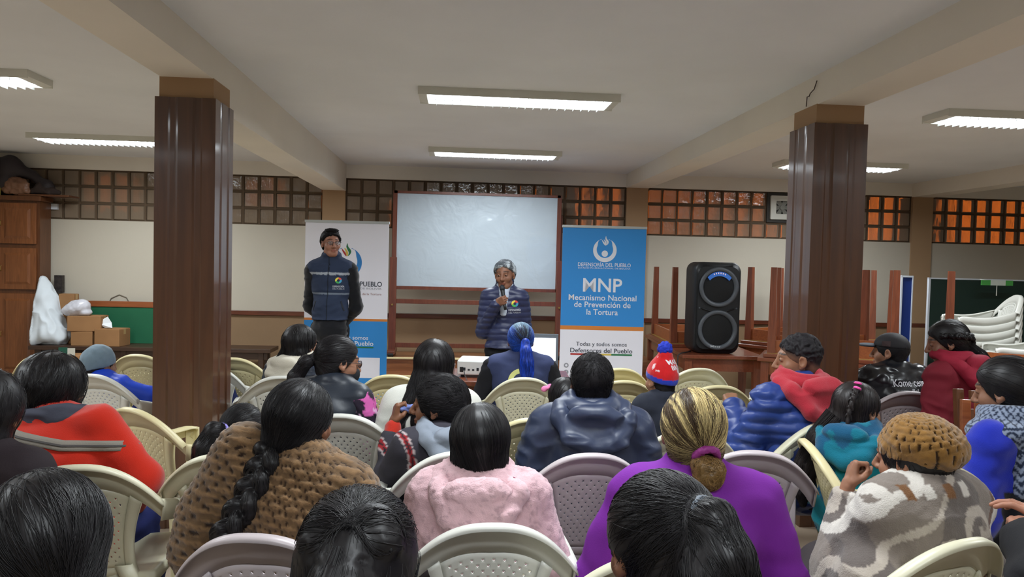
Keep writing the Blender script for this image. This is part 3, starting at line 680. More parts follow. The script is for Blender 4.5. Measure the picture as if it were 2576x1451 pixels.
for zc in (0.655, 0.235):
    r = MB(); nn = 48; pr = [(0.195, -0.165), (0.195, -0.185), (0.18, -0.192), (0.16, -0.186), (0.152, -0.168)]
    r.add([(rr*math.cos(2*math.pi*i/nn), yy, zc+rr*math.sin(2*math.pi*i/nn)) for rr, yy in pr for i in range(nn)], [(a*nn+i, a*nn+(i+1) % nn, (a+1)*nn+(i+1) % nn, (a+1)*nn+i) for a in range(4) for i in range(nn)])
    r.build('driver_ring', m_ring, t, True)
    r = MB(); pr = [(0.152, -0.170), (0.10, -0.176), (0.05, -0.180), (0.0005, -0.181)]
    r.add([(rr*math.cos(2*math.pi*i/nn), yy, zc+rr*math.sin(2*math.pi*i/nn)) for rr, yy in pr for i in range(nn)], [(a*nn+i, a*nn+(i+1) % nn, (a+1)*nn+(i+1) % nn, (a+1)*nn+i) for a in range(3) for i in range(nn)])
    r.build('driver_grille', m_cone, t, True)
d = MB(); A = [math.radians(a) for a in np.linspace(38, 142, 25)]
d.add([(0.152*math.cos(a), -0.187, 0.655+0.152*math.sin(a)) for a in A]+[(0.115*math.cos(a)*1.06, -0.187, 0.648+0.115*math.sin(a)) for a in A], [(i, i+1, 26+i, 25+i) for i in range(24)])
dp = d.build('display', emitmat('blue display', (40, 90, 165), 0.5), t); lg = MB()
for k in range(6): a = math.radians(114-48*k/5); lg.box(0.135*math.cos(a)-0.004, 0.135*math.cos(a)+0.004, -0.1885, -0.1875, 0.655+0.137*math.sin(a)-0.007, 0.655+0.137*math.sin(a)+0.007)
lg.build('display_digits', emitmat('display digits', (225, 190, 190), 0.6), dp)
V, F = text_mesh('Miray', 0.10, 0.02, 0.01); V = V*np.array([1, 1, 1])+np.array([-0.02, -0.1935, 0.067]); meshobj('maker_lettering', V, F, mat('silver print', (190, 195, 200), 0.4), t, False)
MB().tube([(-0.16, -0.17, 0.445), (-0.06, -0.178, 0.415), (0.06, -0.178, 0.415), (0.16, -0.17, 0.445)], 0.007, 6).build('moulded_ridge', m_black, t, True)
for sx in (-1, 1): MB().tube([(sx*0.185, -0.164, 0.45), (sx*0.185, -0.17, 0.45)], 0.008, 8).build('screw', m_ring, t)
q = [at(1712, 866, 7.3), at(1690, 880, 7.3), at(1684, 930, 7.25)]
q2 = [(x-0.22, y-0.05, 0.752), (x-0.30, y-0.15, 0.75), (x-0.37, y-0.22, 0.75), (x-0.408, y-0.24, 0.73), (x-0.41, y-0.24, 0.5)]
o = MB().tube(q2, 0.006, 6).build('power_cable', m_black, smooth=True); tag(o, 'black cable running off the table beside the loudspeaker', 'cable')
# extractor fan in the glass blocks
fx0, fx1 = b1+0.14+fi*p3, b1+0.14+(fi+2)*p3; zp = (ZG1-ZG0)/3
t = empty('extractor_fan', ((fx0+fx1)/2, YW, ZG0+2*zp), 0, 'square white extractor fan set in the glass block band', 'fan'); a = 0.155
f = MB(); f.box(-a-0.04, a+0.04, 0.0, 0.06, -a-0.04, a+0.04); f.build('surround', mat('dark fan surround', (54, 52, 48), 0.7), t)
f = MB(); nn = 32; o_ = rrect(2*a, 2*a, 0.012, 7); 
f.add([(xx, -0.03, zz) for xx, zz in o_]+[(0.115*math.cos(math.atan2(zz, xx)), -0.036, 0.115*math.sin(math.atan2(zz, xx))) for xx, zz in o_]+[(xx, 0.0, zz) for xx, zz in o_], [(i, (i+1) % 32, 32+(i+1) % 32, 32+i) for i in range(32)]+[(64+i, 64+(i+1) % 32, (i+1) % 32, i) for i in range(32)])
f.build('frame', mat('fan white', (206, 206, 196), 0.5), t)
f = MB(); f.tube([(0, -0.005, 0), (0, -0.03, 0)], 0.03, 16)
for k in range(6):
    A_ = rotm(y=60*k); V = np.array([(0.02, -0.02, -0.02), (0.112, -0.026, -0.03), (0.112, -0.010, 0.04), (0.02, -0.012, 0.02)]) @ A_.T; f.add(V, [(0, 1, 2, 3)])
f.build('fan_blades', mat('fan grey', (128, 128, 120), 0.5), t)
# boards at the right end and the green sign
x, y = cxy(4.55, 8.5)
t = empty('blue_board', (x, y, 0), -YAW, 'tall blue board with white edge standing against the far wall at right', 'board')
MB().box(-0.06, 0.05, 0.012, 0.03, 0.1, 1.53).build('panel', mat('board blue', (22, 46, 112), 0.5), t); e = MB(); e.box(-0.075, -0.06, 0, 0.035, 0.0, 1.54); e.box(-0.075, 0.06, 0, 0.035, 1.53, 1.55); e.box(0.05, 0.06, 0, 0.035, 0, 1.53); e.build('white_edge', mat('white board edge', (190, 196, 204), 0.5), t)
x, y = cxy(4.62, 8.2)
t = empty('dark_green_board', (x, y, 0), -YAW-0.03, 'large dark green board with white edge behind the stacked white chairs', 'board')
MB().box(0.02, 1.6, 0.01, 0.03, 0.1, 1.52).build('panel', mat('board dark green', (18, 42, 36), 0.5, vary=(3, 0.1)), t); e = MB(); e.box(0, 0.02, 0, 0.035, 0, 1.53); e.box(0, 1.62, 0, 0.035, 1.52, 1.535); e.build('white_edge', mat('white board edge', (190, 196, 204), 0.5), t)
x, y = cxy(5.18, 7.9)
t = empty('hanging_sign', (x, y, 1.50), -YAW, 'small green and white sign hanging above the stacked white chairs', 'sign')
for xa, xb in ((-0.17, -0.07), (0.09, 0.17)): MB().box(xa, xb, 0, 0.006, -0.03, 0.025).build('green_field', mat('sign green', (70, 150, 70), 0.5), t)
MB().box(-0.07, 0.09, 0, 0.006, -0.03, 0.025).build('white_field', mat('sign white', (190, 198, 188), 0.5), t)
MB().tube([(0.0, 0.003, -0.03), (0.0, 0.003, -0.14)], 0.004, 6).build('string', mat('pale string', (190, 190, 180), 0.7), t)
MB().tube([(-0.1, 0.003, 0.02), (0.0, 0.30, 0.03)], 0.004, 6).build('bracket', mat('pale string', (190, 190, 180), 0.7), t)
# stacked white chairs
for si, (l, D, n, rz, nm) in enumerate(((4.52, 7.20, 8, 72, 'rear'), (4.50, 6.55, 5, 66, 'front'))):
    for k in range(n):
        x, y = cxy(l, D); pos = 'topmost' if k == n-1 else 'lowest' if k == 0 else ['', 'second', 'third', 'fourth', 'fifth', 'sixth', 'seventh'][k]+' from the floor'
        dup(CH0, (x, y, 0.075*k), math.radians(rz), 'white plastic armchair, %s in the %s stack at right' % (pos, nm), 'stacked white chairs', m_white)
# wooden chairs at the right
def make_wchair():
    t = empty('wooden_chair', (0, 0, 0), 0, 'x', 'chair')
    MB().box(-0.21, 0.21, -0.20, 0.22, 0.43, 0.46, c=0.006).build('seat', m_cabd, t)
    for sx in (-1, 1):
        MB().box(sx*0.20-0.02, sx*0.20+0.02, 0.17, 0.21, 0, 0.43, c=0.003).build('leg', m_cabd, t)
        b = MB(); b.obox((sx*0.20, -0.215, 0.23), rotm(x=0).T, 0.02, 0.02, 0.23); b.obox((sx*0.20, -0.25, 0.71), rotm(x=8), 0.02, 0.02, 0.265, 0, 0.004); b.build('back_post', m_cabd, t)
    for z in (0.60, 0.72, 0.84, 0.945): MB().obox((0, -0.215-0.14*(z-0.46), z), rotm(x=8), 0.18, 0.012, 0.035 if z < 0.9 else 0.03, 0, 0.003).build('back_slat', m_cabd, t)
    for s in (-1, 1): MB().box(s*0.20-0.012, s*0.20+0.012, -0.2, 0.18, 0.2, 0.23).build('stretcher', m_cabd, t)
    return t
wc = make_wchair(); gw = 'wooden chairs at the right'
def wplace(o, px, D, rz, label): q = atz(px, D, 0.9); o.location = (q[0], q[1], 0); o.rotation_euler = (0, 0, math.radians(rz)); o['label'] = label; o['group'] = gw
wplace(wc, 2440, 4.15, -4, 'dark slatted wooden chair behind the woman in dark red jacket')
wplace(dup(wc, (0, 0, 0), 0, 'x', gw, m_orange), 2505, 3.75, -20, 'orange-brown wooden chair in front of the blue sweater and zigzag scarf')
wplace(dup(wc, (0, 0, 0), 0, 'x', gw), 2672, 2.45, -8, 'tall wooden chair at right edge, only its left back post in view')
# front table with projector and laptop
TP = make_table(0.62, 1.08, 0.75, m_tab); place(TP, -0.10, 5.45, 0, 'small brown table in front of the speakers carrying projector and laptop', group='wooden tables by the far wall')
x, y = cxy(-0.19, 5.42)
t = empty('projector', (x, y, 0.751), -YAW+math.radians(-3), 'white projector with rear sockets on the small front table', 'projector')
m_pw = mat('projector white', (222, 224, 222), 0.35)
MB().box(-0.185, 0.185, -0.13, 0.13, 0.018, 0.125, c=0.012).build('casing', m_pw, t)
for sx in (-0.15, 0.15): MB().tube([(sx, -0.09, 0), (sx, -0.09, 0.02)], 0.012, 8).build('foot', m_black, t)
s_ = MB()
for i in range(9): xx = -0.14+i*0.032; s_.box(xx, xx+0.016, -0.1325, -0.13, 0.05, 0.062 if i % 3 else 0.072)
s_.build('sockets', mat('socket dark', (40, 44, 50), 0.5), t)
MB().box(-0.005, 0.035, -0.15, -0.13, 0.045, 0.062, c=0.003).build('plug', mat('plug blue', (60, 70, 130), 0.5), t)
MB().box(-0.165, -0.14, -0.1325, -0.13, 0.04, 0.075).build('power_inlet', m_black, t)
l0 = np.array([x, y, 0.751])
o = MB().tube([l0+(0.015, -0.15, 0.05), l0+(0.017, -0.2, 0.03), l0+(0.018, -0.235, 0.003), l0+(0.019, -0.275, -0.04), l0+(0.01, -0.28, -0.3)], 0.0035, 6).build('video_cable', mat('pale cable', (170, 170, 176), 0.5), smooth=True); tag(o, 'pale video cable hanging from the projector', 'cable')
o = MB().tube([l0+(-0.15, -0.133, 0.055), l0+(-0.145, -0.18, 0.03), l0+(-0.13, -0.235, 0.003), l0+(-0.12, -0.278, -0.05), l0+(-0.10, -0.28, -0.3)], 0.003, 6).build('power_cable', m_black, smooth=True); tag(o, 'black power cable hanging from the projector', 'cable')
x, y = cxy(0.185, 5.52)
t = empty('laptop', (x, y, 0.751), -YAW+math.radians(2), 'open laptop with bright screen on the small front table', 'laptop')
m_lap = mat('laptop grey', (92, 98, 106), 0.45)
MB().box(-0.17, 0.17, -0.22, 0.0, 0.0, 0.018, c=0.004).build('keyboard_base', m_lap, t)
ld_ = MB(); ld_.obox((0, 0.02, 0.165), rotm(x=6), 0.175, 0.006, 0.14, 0, 0.003); lid = ld_.build('lid', m_lap, t)
A_ = rotm(x=6); sc_ = MB(); sc_.obox((0, 0.0125, 0.190), A_, 0.155, 0.0006, 0.085); sc_.build('screen', emitmat('laptop screen', (235, 240, 248), 1.6), lid)
x, y = cxy(-0.43, 5.32)
cup = MB(); nn = 20; pr = [(0.026, 0), (0.034, 0.09), (0.036, 0.092), (0.033, 0.09), (0.025, 0.004), (0.0005, 0.003)]
cup.add([(rr*math.cos(2*math.pi*i/nn), rr*math.sin(2*math.pi*i/nn), zz) for rr, zz in pr for i in range(nn)], [(a*nn+i, a*nn+(i+1) % nn, (a+1)*nn+(i+1) % nn, (a+1)*nn+i) for a in range(5) for i in range(nn)])
o = cup.build('plastic_cup', mat('frosted cup', (206, 186, 184), 0.3, trans=0.4), smooth=True); o.location = (x, y, 0.751); tag(o, 'frosted plastic cup beside the projector', 'cup')

# ---------------------------------------------------------------- whiteboard stand
Yb = 9.0; xa, xb = ony(994, 600, Yb)[0], ony(1404, 600, Yb)[0]; wx = xb-xa; zb0, zb1 = 1.245, 2.42
m_film = bpy.data.materials.new('crinkled film'); m_film.use_nodes = True; nt = m_film.node_tree; N = nt.nodes; L = nt.links; bs = N['Principled BSDF']
bs.inputs['Base Color'].default_value = lin((168, 178, 186)); bs.inputs['Roughness'].default_value = 0.07; bs.inputs['Specular IOR Level'].default_value = 0.4
tc = N.new('ShaderNodeTexCoord'); nz = N.new('ShaderNodeTexNoise'); nz.inputs['Scale'].default_value = 3.6; nz.inputs['Detail'].default_value = 3.0; nz.inputs['Distortion'].default_value = 0.6; L.new(tc.outputs['Object'], nz.inputs['Vector'])
bp = N.new('ShaderNodeBump'); bp.inputs['Strength'].default_value = 0.5; bp.inputs['Distance'].default_value = 0.03; L.new(nz.outputs['Fac'], bp.inputs['Height']); L.new(bp.outputs[0], bs.inputs['Normal'])
m_fr = wood('whiteboard frame wood', (86, 42, 28), (106, 54, 36), axis='Z', rough=0.4, coat=0.3)
t = empty('whiteboard_stand', (xa, Yb, 0.431), 0, 'large whiteboard covered in shiny film on a brown wooden stand', 'whiteboard'); z0 = 0.431
MB().box(0.02, wx-0.02, 0.0, 0.012, zb0-z0+0.03, zb1-z0-0.03).build('writing_surface', m_film, t)
f = MB(); f.box(-0.02, wx+0.02, -0.012, 0.03, zb1-z0-0.03, zb1-z0); f.box(-0.02, wx+0.02, -0.012, 0.03, zb0-z0-0.01, zb0-z0+0.03); f.box(-0.03, 0.02, -0.012, 0.03, zb0-z0, zb1-z0); f.box(wx-0.02, wx+0.03, -0.012, 0.03, zb0-z0, zb1-z0); f.build('board_frame', m_fr, t)
for s, X in ((-1, -0.055), (1, wx-0.015)):
    MB().box(X, X+0.085, -0.06, -0.012, 0.06, 1.19, c=0.005).build('post', m_fr, t)
    MB().box(X+0.015, X+0.07, 0.032, 0.05, 0.06, 1.75, c=0.004).build('rear_post', m_fr, t)
    ft = MB(); ft.box(X-0.005, X+0.09, -0.22, 0.20, 0.03, 0.08, c=0.01); fo = ft.build('foot', m_fr, t)
    for yy in (-0.19, 0.17): MB().tube([(X+0.01, yy, 0.035), (X+0.075, yy, 0.035)], 0.035, 14).build('castor', m_black, fo)
    MB().tube([(X+0.04, -0.075, 0.62), (X+0.04, -0.055, 0.62)], 0.012, 8).build('bolt', m_brass, t)
for z in (1.085, 0.555): MB().box(0.03, wx-0.02, -0.04, -0.015, z-z0-0.02, z-z0+0.035, c=0.003).build('cross_rail', m_fr, t)

# ---------------------------------------------------------------- roll-up banners
BLUE, LBLUE, ORNG, PALE = (52, 134, 206), (40, 120, 196), (214, 132, 62), (206, 208, 220)
m_bblue = mat('banner blue', (56, 142, 216), 0.55, 0.3); m_bwhite = mat('banner white', (238, 238, 248), 0.55, 0.3); m_borange = mat('banner orange', ORNG, 0.55, 0.3)
m_twhite = mat('white print', (226, 230, 240), 0.55); m_tdark = mat('slate print', (58, 64, 76), 0.6); m_tgrey = mat('grey print', (150, 152, 160), 0.6); m_tred = mat('brick print', (150, 104, 96), 0.6)
m_red = mat('flag red', (176, 48, 44), 0.6); m_yel = mat('flag yellow', (218, 190, 84), 0.6); m_grn = mat('flag green', (44, 120, 76), 0.6); m_cblue = mat('emblem blue', (54, 130, 200), 0.6)
m_alu = mat('banner aluminium', (190, 196, 196), 0.4, 0.5, metal=0.3)
Uz = 0.85/696.0                        # metres per drawing unit
BH = 2.02
def flat(name, polys, m, par, y=-0.004):
    b = MB()
    for q in polys: b.add([(x, y, z) for x, z in q], [tuple(range(len(q)))])
    return b.build(name, m, par)
def line(par, s, cx, cy, w, h, m, bold=0.0, name='lettering', y=-0.004):
    V, F = text_mesh(s, w*Uz, h*Uz, bold); V = V+np.array([cx*Uz, y, -cy*Uz-h*Uz/2]); return meshobj(name, V, F, m, par, False)
def smooth_poly(p, k=5):
    p = np.array(p); n = len(p); out = []
    for i in range(n):
        a, b, c, d = p[i-1], p[i], p[(i+1) % n], p[(i+2) % n]
        for t in np.arange(k)/k: out.append(tuple(0.5*(2*b+(c-a)*t+(2*a-5*b+4*c-d)*t*t+(3*b-a-3*c+d)*t**3)))
    return out
def hands_ring(cx, cy, r, mcol, par, k=1.0):
    """open ring of two cupped hands, small disc, flame above"""
    n = 40; out = []; inn = []
    for i in range(n+1):
        a = math.radians(-238+296*i/n); q = abs(i/n-0.5)*2; th = 0.34-0.10*q**2 if q < 0.8 else (0.34-0.10*q**2)*max(0.12, (1-((q-0.8)/0.2)**1.5))
        out.append((math.cos(a)*r, math.sin(a)*r)); inn.append((math.cos(a)*r*(1-th), math.sin(a)*r*(1-th)+0.02*r))
    quads = [[out[i], out[i+1], inn[i+1], inn[i]] for i in range(n)]
    tr = lambda q: [((cx+x)*Uz, (-cy+z)*Uz) for x, z in q]
    P = [tr(q) for q in quads]
    for s in (-1, 1):
        e = out[0] if s < 0 else out[-1]; e = (abs(out[-1][0])*s, out[-1][1]); ii = (abs(inn[-1][0])*s, inn[-1][1])
        for dx, dz in ((-0.34, 0.06),):
            P.append(tr([e, (e[0]*0.5+ii[0]*0.5, e[1]*0.5+ii[1]*0.5), (ii[0]+s*dx*r*0.55, ii[1]+dz*r), (e[0]+s*dx*r*0.7, e[1]+dz*r+0.05*r)]))
    return P, [tr([(0+0.27*r*math.cos(2*math.pi*i/24), -0.28*r+0.27*r*math.sin(2*math.pi*i/24)) for i in range(24)])]
def flame(cx, cy, h, k):
    """leaf k of the flame (-1, 0, 1)"""
    pts = []; ax = {-1: [(-0.04, -0.5), (-0.22, -0.30), (-0.36, -0.05), (-0.40, 0.12), (-0.28, 0.0), (-0.14, -0.16), (-0.06, -0.32)], 0: [(0.02, -0.5), (-0.05, -0.32), (-0.12, -0.05), (-0.20, 0.16), (-0.06, 0.08), (0.08, -0.12), (0.10, -0.36)], 1: [(0.08, -0.46), (0.16, -0.22), (0.04, 0.05), (-0.04, 0.28), (0.04, 0.54), (0.10, 0.28), (0.28, 0.06), (0.34, -0.14), (0.24, -0.36)]}[k]
    return [((cx+x*h)*Uz, (-cy+z*h)*Uz) for x, z in smooth_poly(ax)]
def banner(px0, px1, py, D, name, label):
    q = at((px0+px1)/2, py, D); t = empty('roll_up_banner', (q[0], q[1], q[2]), -YAW+math.radians(1.0), label, 'banner')
    W2 = 0.425; zb = -q[2]+0.075
    MB().box(-W2-0.006, W2+0.006, -0.012, 0.014, -0.022, 0.004, c=0.003).build('top_rail', m_alu, t)
    MB().box(-W2-0.02, W2+0.02, -0.07, 0.07, -q[2]+0.015, -q[2]+0.085, c=0.012).build('base_cassette', m_alu, t)
    for s in (-1, 1): MB().box(s*0.3-0.02, s*0.3+0.02, -0.16, 0.16, -q[2], -q[2]+0.018, c=0.004).build('foot', m_alu, t)
    MB().tube([(0, 0.02, -q[2]+0.08), (0, 0.02, -0.03)], 0.012, 8).build('support_pole', m_alu, t)
    return t, zb, W2
t, zb, W2 = banner(1416, 1627, 569, 7.5, 'b', 'blue and white roll-up banner reading MNP right of the whiteboard')
zo = -832*Uz
MB().box(-W2, W2, -0.002, 0.002, zo, -0.02).build('blue_sheet', m_bblue, t); MB().box(-W2, W2, -0.0022, 0.0022, zo-34*Uz, zo).build('orange_stripe', m_borange, t); MB().box(-W2, W2, -0.002, 0.002, zb, zo-34*Uz).build('white_sheet', m_bwhite, t)
P, Dd = hands_ring(6, 200, 98, m_twhite, t); fl = [flame(10, 122, 76, k) for k in (-1, 0, 1)]
flat('emblem', P+Dd+fl, m_twhite, t)
line(t, 'DEFENSORÍA DEL PUEBLO', 5, 320, 440, 30, m_twhite, 0.008); line(t, 'ESTADO PLURINACIONAL DE BOLIVIA', 5, 349, 436, 12, m_twhite)
line(t, 'MNP', -5, 490, 326, 110, m_twhite, 0.014); line(t, 'Mecanismo Nacional', -2, 594, 566, 46, m_twhite, 0.011); line(t, 'de Prevención de', -2, 652, 472, 46, m_twhite, 0.011); line(t, 'la Tortura', -2, 714, 262, 46, m_twhite, 0.011)
line(t, 'Todas y todos somos', 0, 982, 424, 32, m_tdark, 0.004); line(t, 'Defensores del Pueblo', 0, 1036, 520, 36, m_tdark, 0.010)
for i, mm in enumerate((m_red, m_yel, m_grn)):
    xa_, xb_ = [(-258, -88), (-88, 84), (84, 258)][i]; flat('flag_line', [[(xa_*Uz, -1062*Uz), (xb_*Uz, -1062*Uz), (xb_*Uz, -1076*Uz), (xa_*Uz, -1076*Uz)]], mm, t)
for i, zz in enumerate((1165, 1222, 1278)):
    ic = flat('social_icon', [polar(-290*Uz, -zz*Uz, 20*Uz, 24)], m_tgrey, t); flat('icon_mark', [[(-296*Uz, -(zz-10)*Uz), (-284*Uz, -(zz-10)*Uz), (-288*Uz, -(zz)*Uz), (-282*Uz, -(zz)*Uz), (-294*Uz, -(zz+14)*Uz), (-291*Uz, -(zz+3)*Uz), (-297*Uz, -(zz+3)*Uz)]] if i == 1 else [polar(-290*Uz, -zz*Uz, 10*Uz, 16)], m_bwhite, ic, -0.006)
t, zb, W2 = banner(769, 979, 556, 7.55, 'a', 'white and blue roll-up banner behind the standing man at left')
zo = -815*Uz
MB().box(-W2, W2, -0.002, 0.002, zo, -0.02).build('white_sheet', m_bwhite, t); MB().box(-W2, W2, -0.0022, 0.0022, zo-20*Uz, zo).build('orange_stripe', m_borange, t); MB().box(-W2, W2, -0.002, 0.002, zb, zo-20*Uz).build('blue_sheet', m_bblue, t)
P, Dd = hands_ring(0, 345, 127, m_cblue, t); flat('emblem_hands', P, m_cblue, t); flat('emblem_disc', Dd, m_yel, t)
for k, mm in ((-1, m_red), (0, m_yel), (1, m_grn)): flat('emblem_flame', [flame(0, 242, 106, k)], mm, t)
line(t, 'DEFENSORÍA DEL PUEBLO', -5, 522, 606, 40, m_tdark, 0.012); line(t, 'ESTADO PLURINACIONAL DE BOLIVIA', -5, 560, 600, 15, m_tgrey); line(t, 'Mecanismo Nacional de Prevención de la Tortura', -5, 606, 600, 17, m_tred)
line(t, 'Todas y todos somos', -30, 975, 440, 32, m_twhite, 0.004); line(t, 'Defensores del Pueblo', -30, 1022, 530, 36, m_twhite, 0.010)
for i, mm in enumerate((m_red, m_yel, m_grn)):
    xa_, xb_ = [(-292, -112), (-112, 64), (64, 236)][i]; flat('flag_line', [[(xa_*Uz, -1050*Uz), (xb_*Uz, -1050*Uz), (xb_*Uz, -1062*Uz), (xa_*Uz, -1062*Uz)]], mm, t)
flat('white_square', [[(118*Uz, -1142*Uz), (292*Uz, -1142*Uz), (292*Uz, -1314*Uz), (118*Uz, -1314*Uz)]], m_bwhite, t)
# ---------------------------------------------------------------- people: shared head, hands, hair and clothing builders
def L3(c): return np.array(lin(c)[:3])
def make_head():
    p = [E((0, -0.012, 0.03), (0.075, 0.095, 0.088)), E((0, 0.022, -0.025), (0.062, 0.068, 0.085)), E((0, 0.045, -0.088), (0.040, 0.040, 0.028)), C((-0.045, 0.0, -0.07), (-0.02, 0.055, -0.095), 0.02, 0.018), C((0.045, 0.0, -0.07), (0.02, 0.055, -0.095), 0.02, 0.018),
         K(C((-0.036, 0.078, 0.030), (0.036, 0.078, 0.030), 0.010), 0.02), E((-0.043, 0.058, -0.025), (0.022, 0.022, 0.022)), E((0.043, 0.058, -0.025), (0.022, 0.022, 0.022)),
         CUT(E((-0.032, 0.097, 0.010), (0.018, 0.016, 0.011)), 0.012), CUT(E((0.032, 0.097, 0.010), (0.018, 0.016, 0.011)), 0.012),
         K(C((0, 0.088, 0.020), (0, 0.112, -0.026), 0.0075, 0.0115), 0.012), K(E((-0.013, 0.098, -0.030), (0.009, 0.010, 0.008)), 0.008), K(E((0.013, 0.098, -0.030), (0.009, 0.010, 0.008)), 0.008),
         K(E((0, 0.088, -0.056), (0.024, 0.010, 0.006)), 0.006), K(E((0, 0.086, -0.067), (0.021, 0.011, 0.007)), 0.006), CUT(C((-0.022, 0.098, -0.0615), (0.022, 0.098, -0.0615), 0.0025), 0.004),
         K(E((-0.032, 0.080, 0.010), (0.0135, 0.0125, 0.0105)), 0.003), K(E((0.032, 0.080, 0.010), (0.0135, 0.0125, 0.0105)), 0.003)]
    for s in (-1, 1):
        R = rotm(z=-s*22)
        p += [K(E((s*0.080, -0.006, 0.002), (0.011, 0.021, 0.031), R), 0.008), CUT(E((s*0.090, 0.000, 0.004), (0.009, 0.012, 0.019), R), 0.005), K(E((s*0.079, 0.003, -0.026), (0.008, 0.009, 0.010)), 0.006)]
    V, F = nets(p, 0.0042, 0.022); V = smooth_mesh(V, F, 1, 0.4)
    x, y, z = V.T; ax = np.abs(x)
    lip = np.exp(-((x/0.024)**2+((z+0.0615)/0.011)**2)**2)*(y > 0.07)
    eye = ((((ax-0.032)/0.0115)**2+((z-0.0085)/0.0034)**2) < 1)*(y > 0.078)
    iris = ((((ax-0.032)/0.0062)**2+((z-0.0088)/0.0046)**2) < 1)*(y > 0.078)
    brow = np.clip(1.6-2.2*np.abs((z-0.036+0.10*np.maximum(ax-0.034, 0)*3-0.004)/0.0065), 0, 1)*(ax > 0.012)*(ax < 0.056)*(y > 0.05)
    return V, F, lip, eye.astype(float), iris.astype(float), brow
HEAD = make_head()
def make_hand(curl, thumb=0.0, spread=1.0):
    """right hand: fingers along +Y, thumb on -X, palm faces -Z"""
    p = []; xs = (-0.029, -0.010, 0.010, 0.028); ln = (0.072, 0.080, 0.074, 0.058); kn = (0.088, 0.092, 0.088, 0.078)
    for i in range(4): p.append(K(C((xs[i]*0.55, 0.005, 0), (xs[i], kn[i], 0.002), 0.0135, 0.0115), 0.012))
    p.append(K(E((0, 0.045, -0.004), (0.036, 0.045, 0.013)), 0.01)); p.append(K(C((0, -0.02, 0), (0, 0.015, 0), 0.024, 0.022), 0.015))
    for i in range(4):
        a = 0.0; q = np.array([xs[i], kn[i], 0.001]); dx = (xs[i]*1.2)*spread
        for j, fr in enumerate((0.44, 0.31, 0.25)):
            a -= math.radians(curl[j]*(1+0.06*(i-1.5))); d = np.array([dx*0.6 if j == 0 else 0.0, math.cos(a), math.sin(a)]); e = q+d*ln[i]*fr
            p.append(K(C(q, e, 0.0093-0.0009*j, 0.0086-0.001*j), 0.003)); q = e
    b = np.array([-0.026, 0.022, -0.006]); c1 = np.array([-0.052+0.02*thumb, 0.050, -0.018-0.012*thumb]); c2 = np.array([-0.056+0.036*thumb, 0.078, -0.024-0.022*thumb]); c3 = np.array([-0.052+0.05*thumb, 0.098, -0.028-0.026*thumb])
    p += [K(C(b, c1, 0.0135, 0.0115), 0.012), K(C(c1, c2, 0.0108, 0.0098), 0.003), K(C(c2, c3, 0.0098, 0.008), 0.003)]
    V, F = nets(p, 0.0036, 0.006); return smooth_mesh(V, F, 1, 0.3), F
HANDS = {'relaxed': make_hand((22, 30, 20), 0.3), 'grip': make_hand((62, 82, 48), 1.0, 0.4), 'fist': make_hand((74, 92, 60), 1.0, 0.2), 'open': make_hand((10, 14, 8), 0.0)}
m_skin = mat('skin', (150, 104, 78), 0.5, 0.35, attr=True, bump=(180, 0.12), bdist=0.001)
def hairmat(name, rough=0.44):
    if name in MATS: return MATS[name]
    m = mat(name, (20, 18, 18), rough, 0.32, attr=True)
    return m
m_hair = hairmat('hair'); m_hairm = mat('matt hair', (20, 18, 18), 0.62, 0.2, attr=True)
BLACK = np.array([0.0085, 0.0075, 0.0085])
def ribbons(P, r):
    """thin three-sided tubes along many polylines: P (N, M, 3), r (M,)"""
    N, M, _ = P.shape; Tn = np.gradient(P, axis=1); Tn /= np.linalg.norm(Tn, axis=2, keepdims=True)+1e-9
    up = np.array([0.31, 0.17, 0.93]); u = np.cross(Tn, up); u /= np.linalg.norm(u, axis=2, keepdims=True)+1e-9; w = np.cross(Tn, u)
    ring = [P+r[None, :, None]*(math.cos(a)*u+math.sin(a)*w) for a in (0.5, 2.6, 4.7)]
    V = np.stack(ring, 2).reshape(-1, 3)
    b = (np.arange(N)[:, None]*M+np.arange(M-1)[None])*3
    F = np.concatenate([np.stack([b+k, b+(k+1) % 3, b+3+(k+1) % 3, b+3+k], -1).reshape(-1, 4) for k in range(3)])
    return V, F
def grad(prims, P, k, e=0.002):
    f0 = field(prims, P, k); G = np.stack([field(prims, P+np.eye(3)[i]*e, k)-f0 for i in range(3)], 1)
    return f0, G/(np.linalg.norm(G, axis=1, keepdims=True)+1e-9)
def trace(prims, k, S, flow, steps, ds, off, jit=0.0):
    P = S.astype(np.float32).astype(float); out = [P.copy()]; of = rng.uniform(0.2, 1.0, len(P))*off
    J = rng.normal(0, jit, P.shape)
    for s in range(steps):
        d = flow(P)+J; f, n = grad(prims, P, k); d = d-n*(d*n).sum(1, keepdims=True); d /= np.linalg.norm(d, axis=1, keepdims=True)+1e-9
        P = P+d*ds; f, n = grad(prims, P, k); P = P-n*(f-of)[:, None]; out.append(P.copy())
    return np.stack(out, 1)
class Person: pass
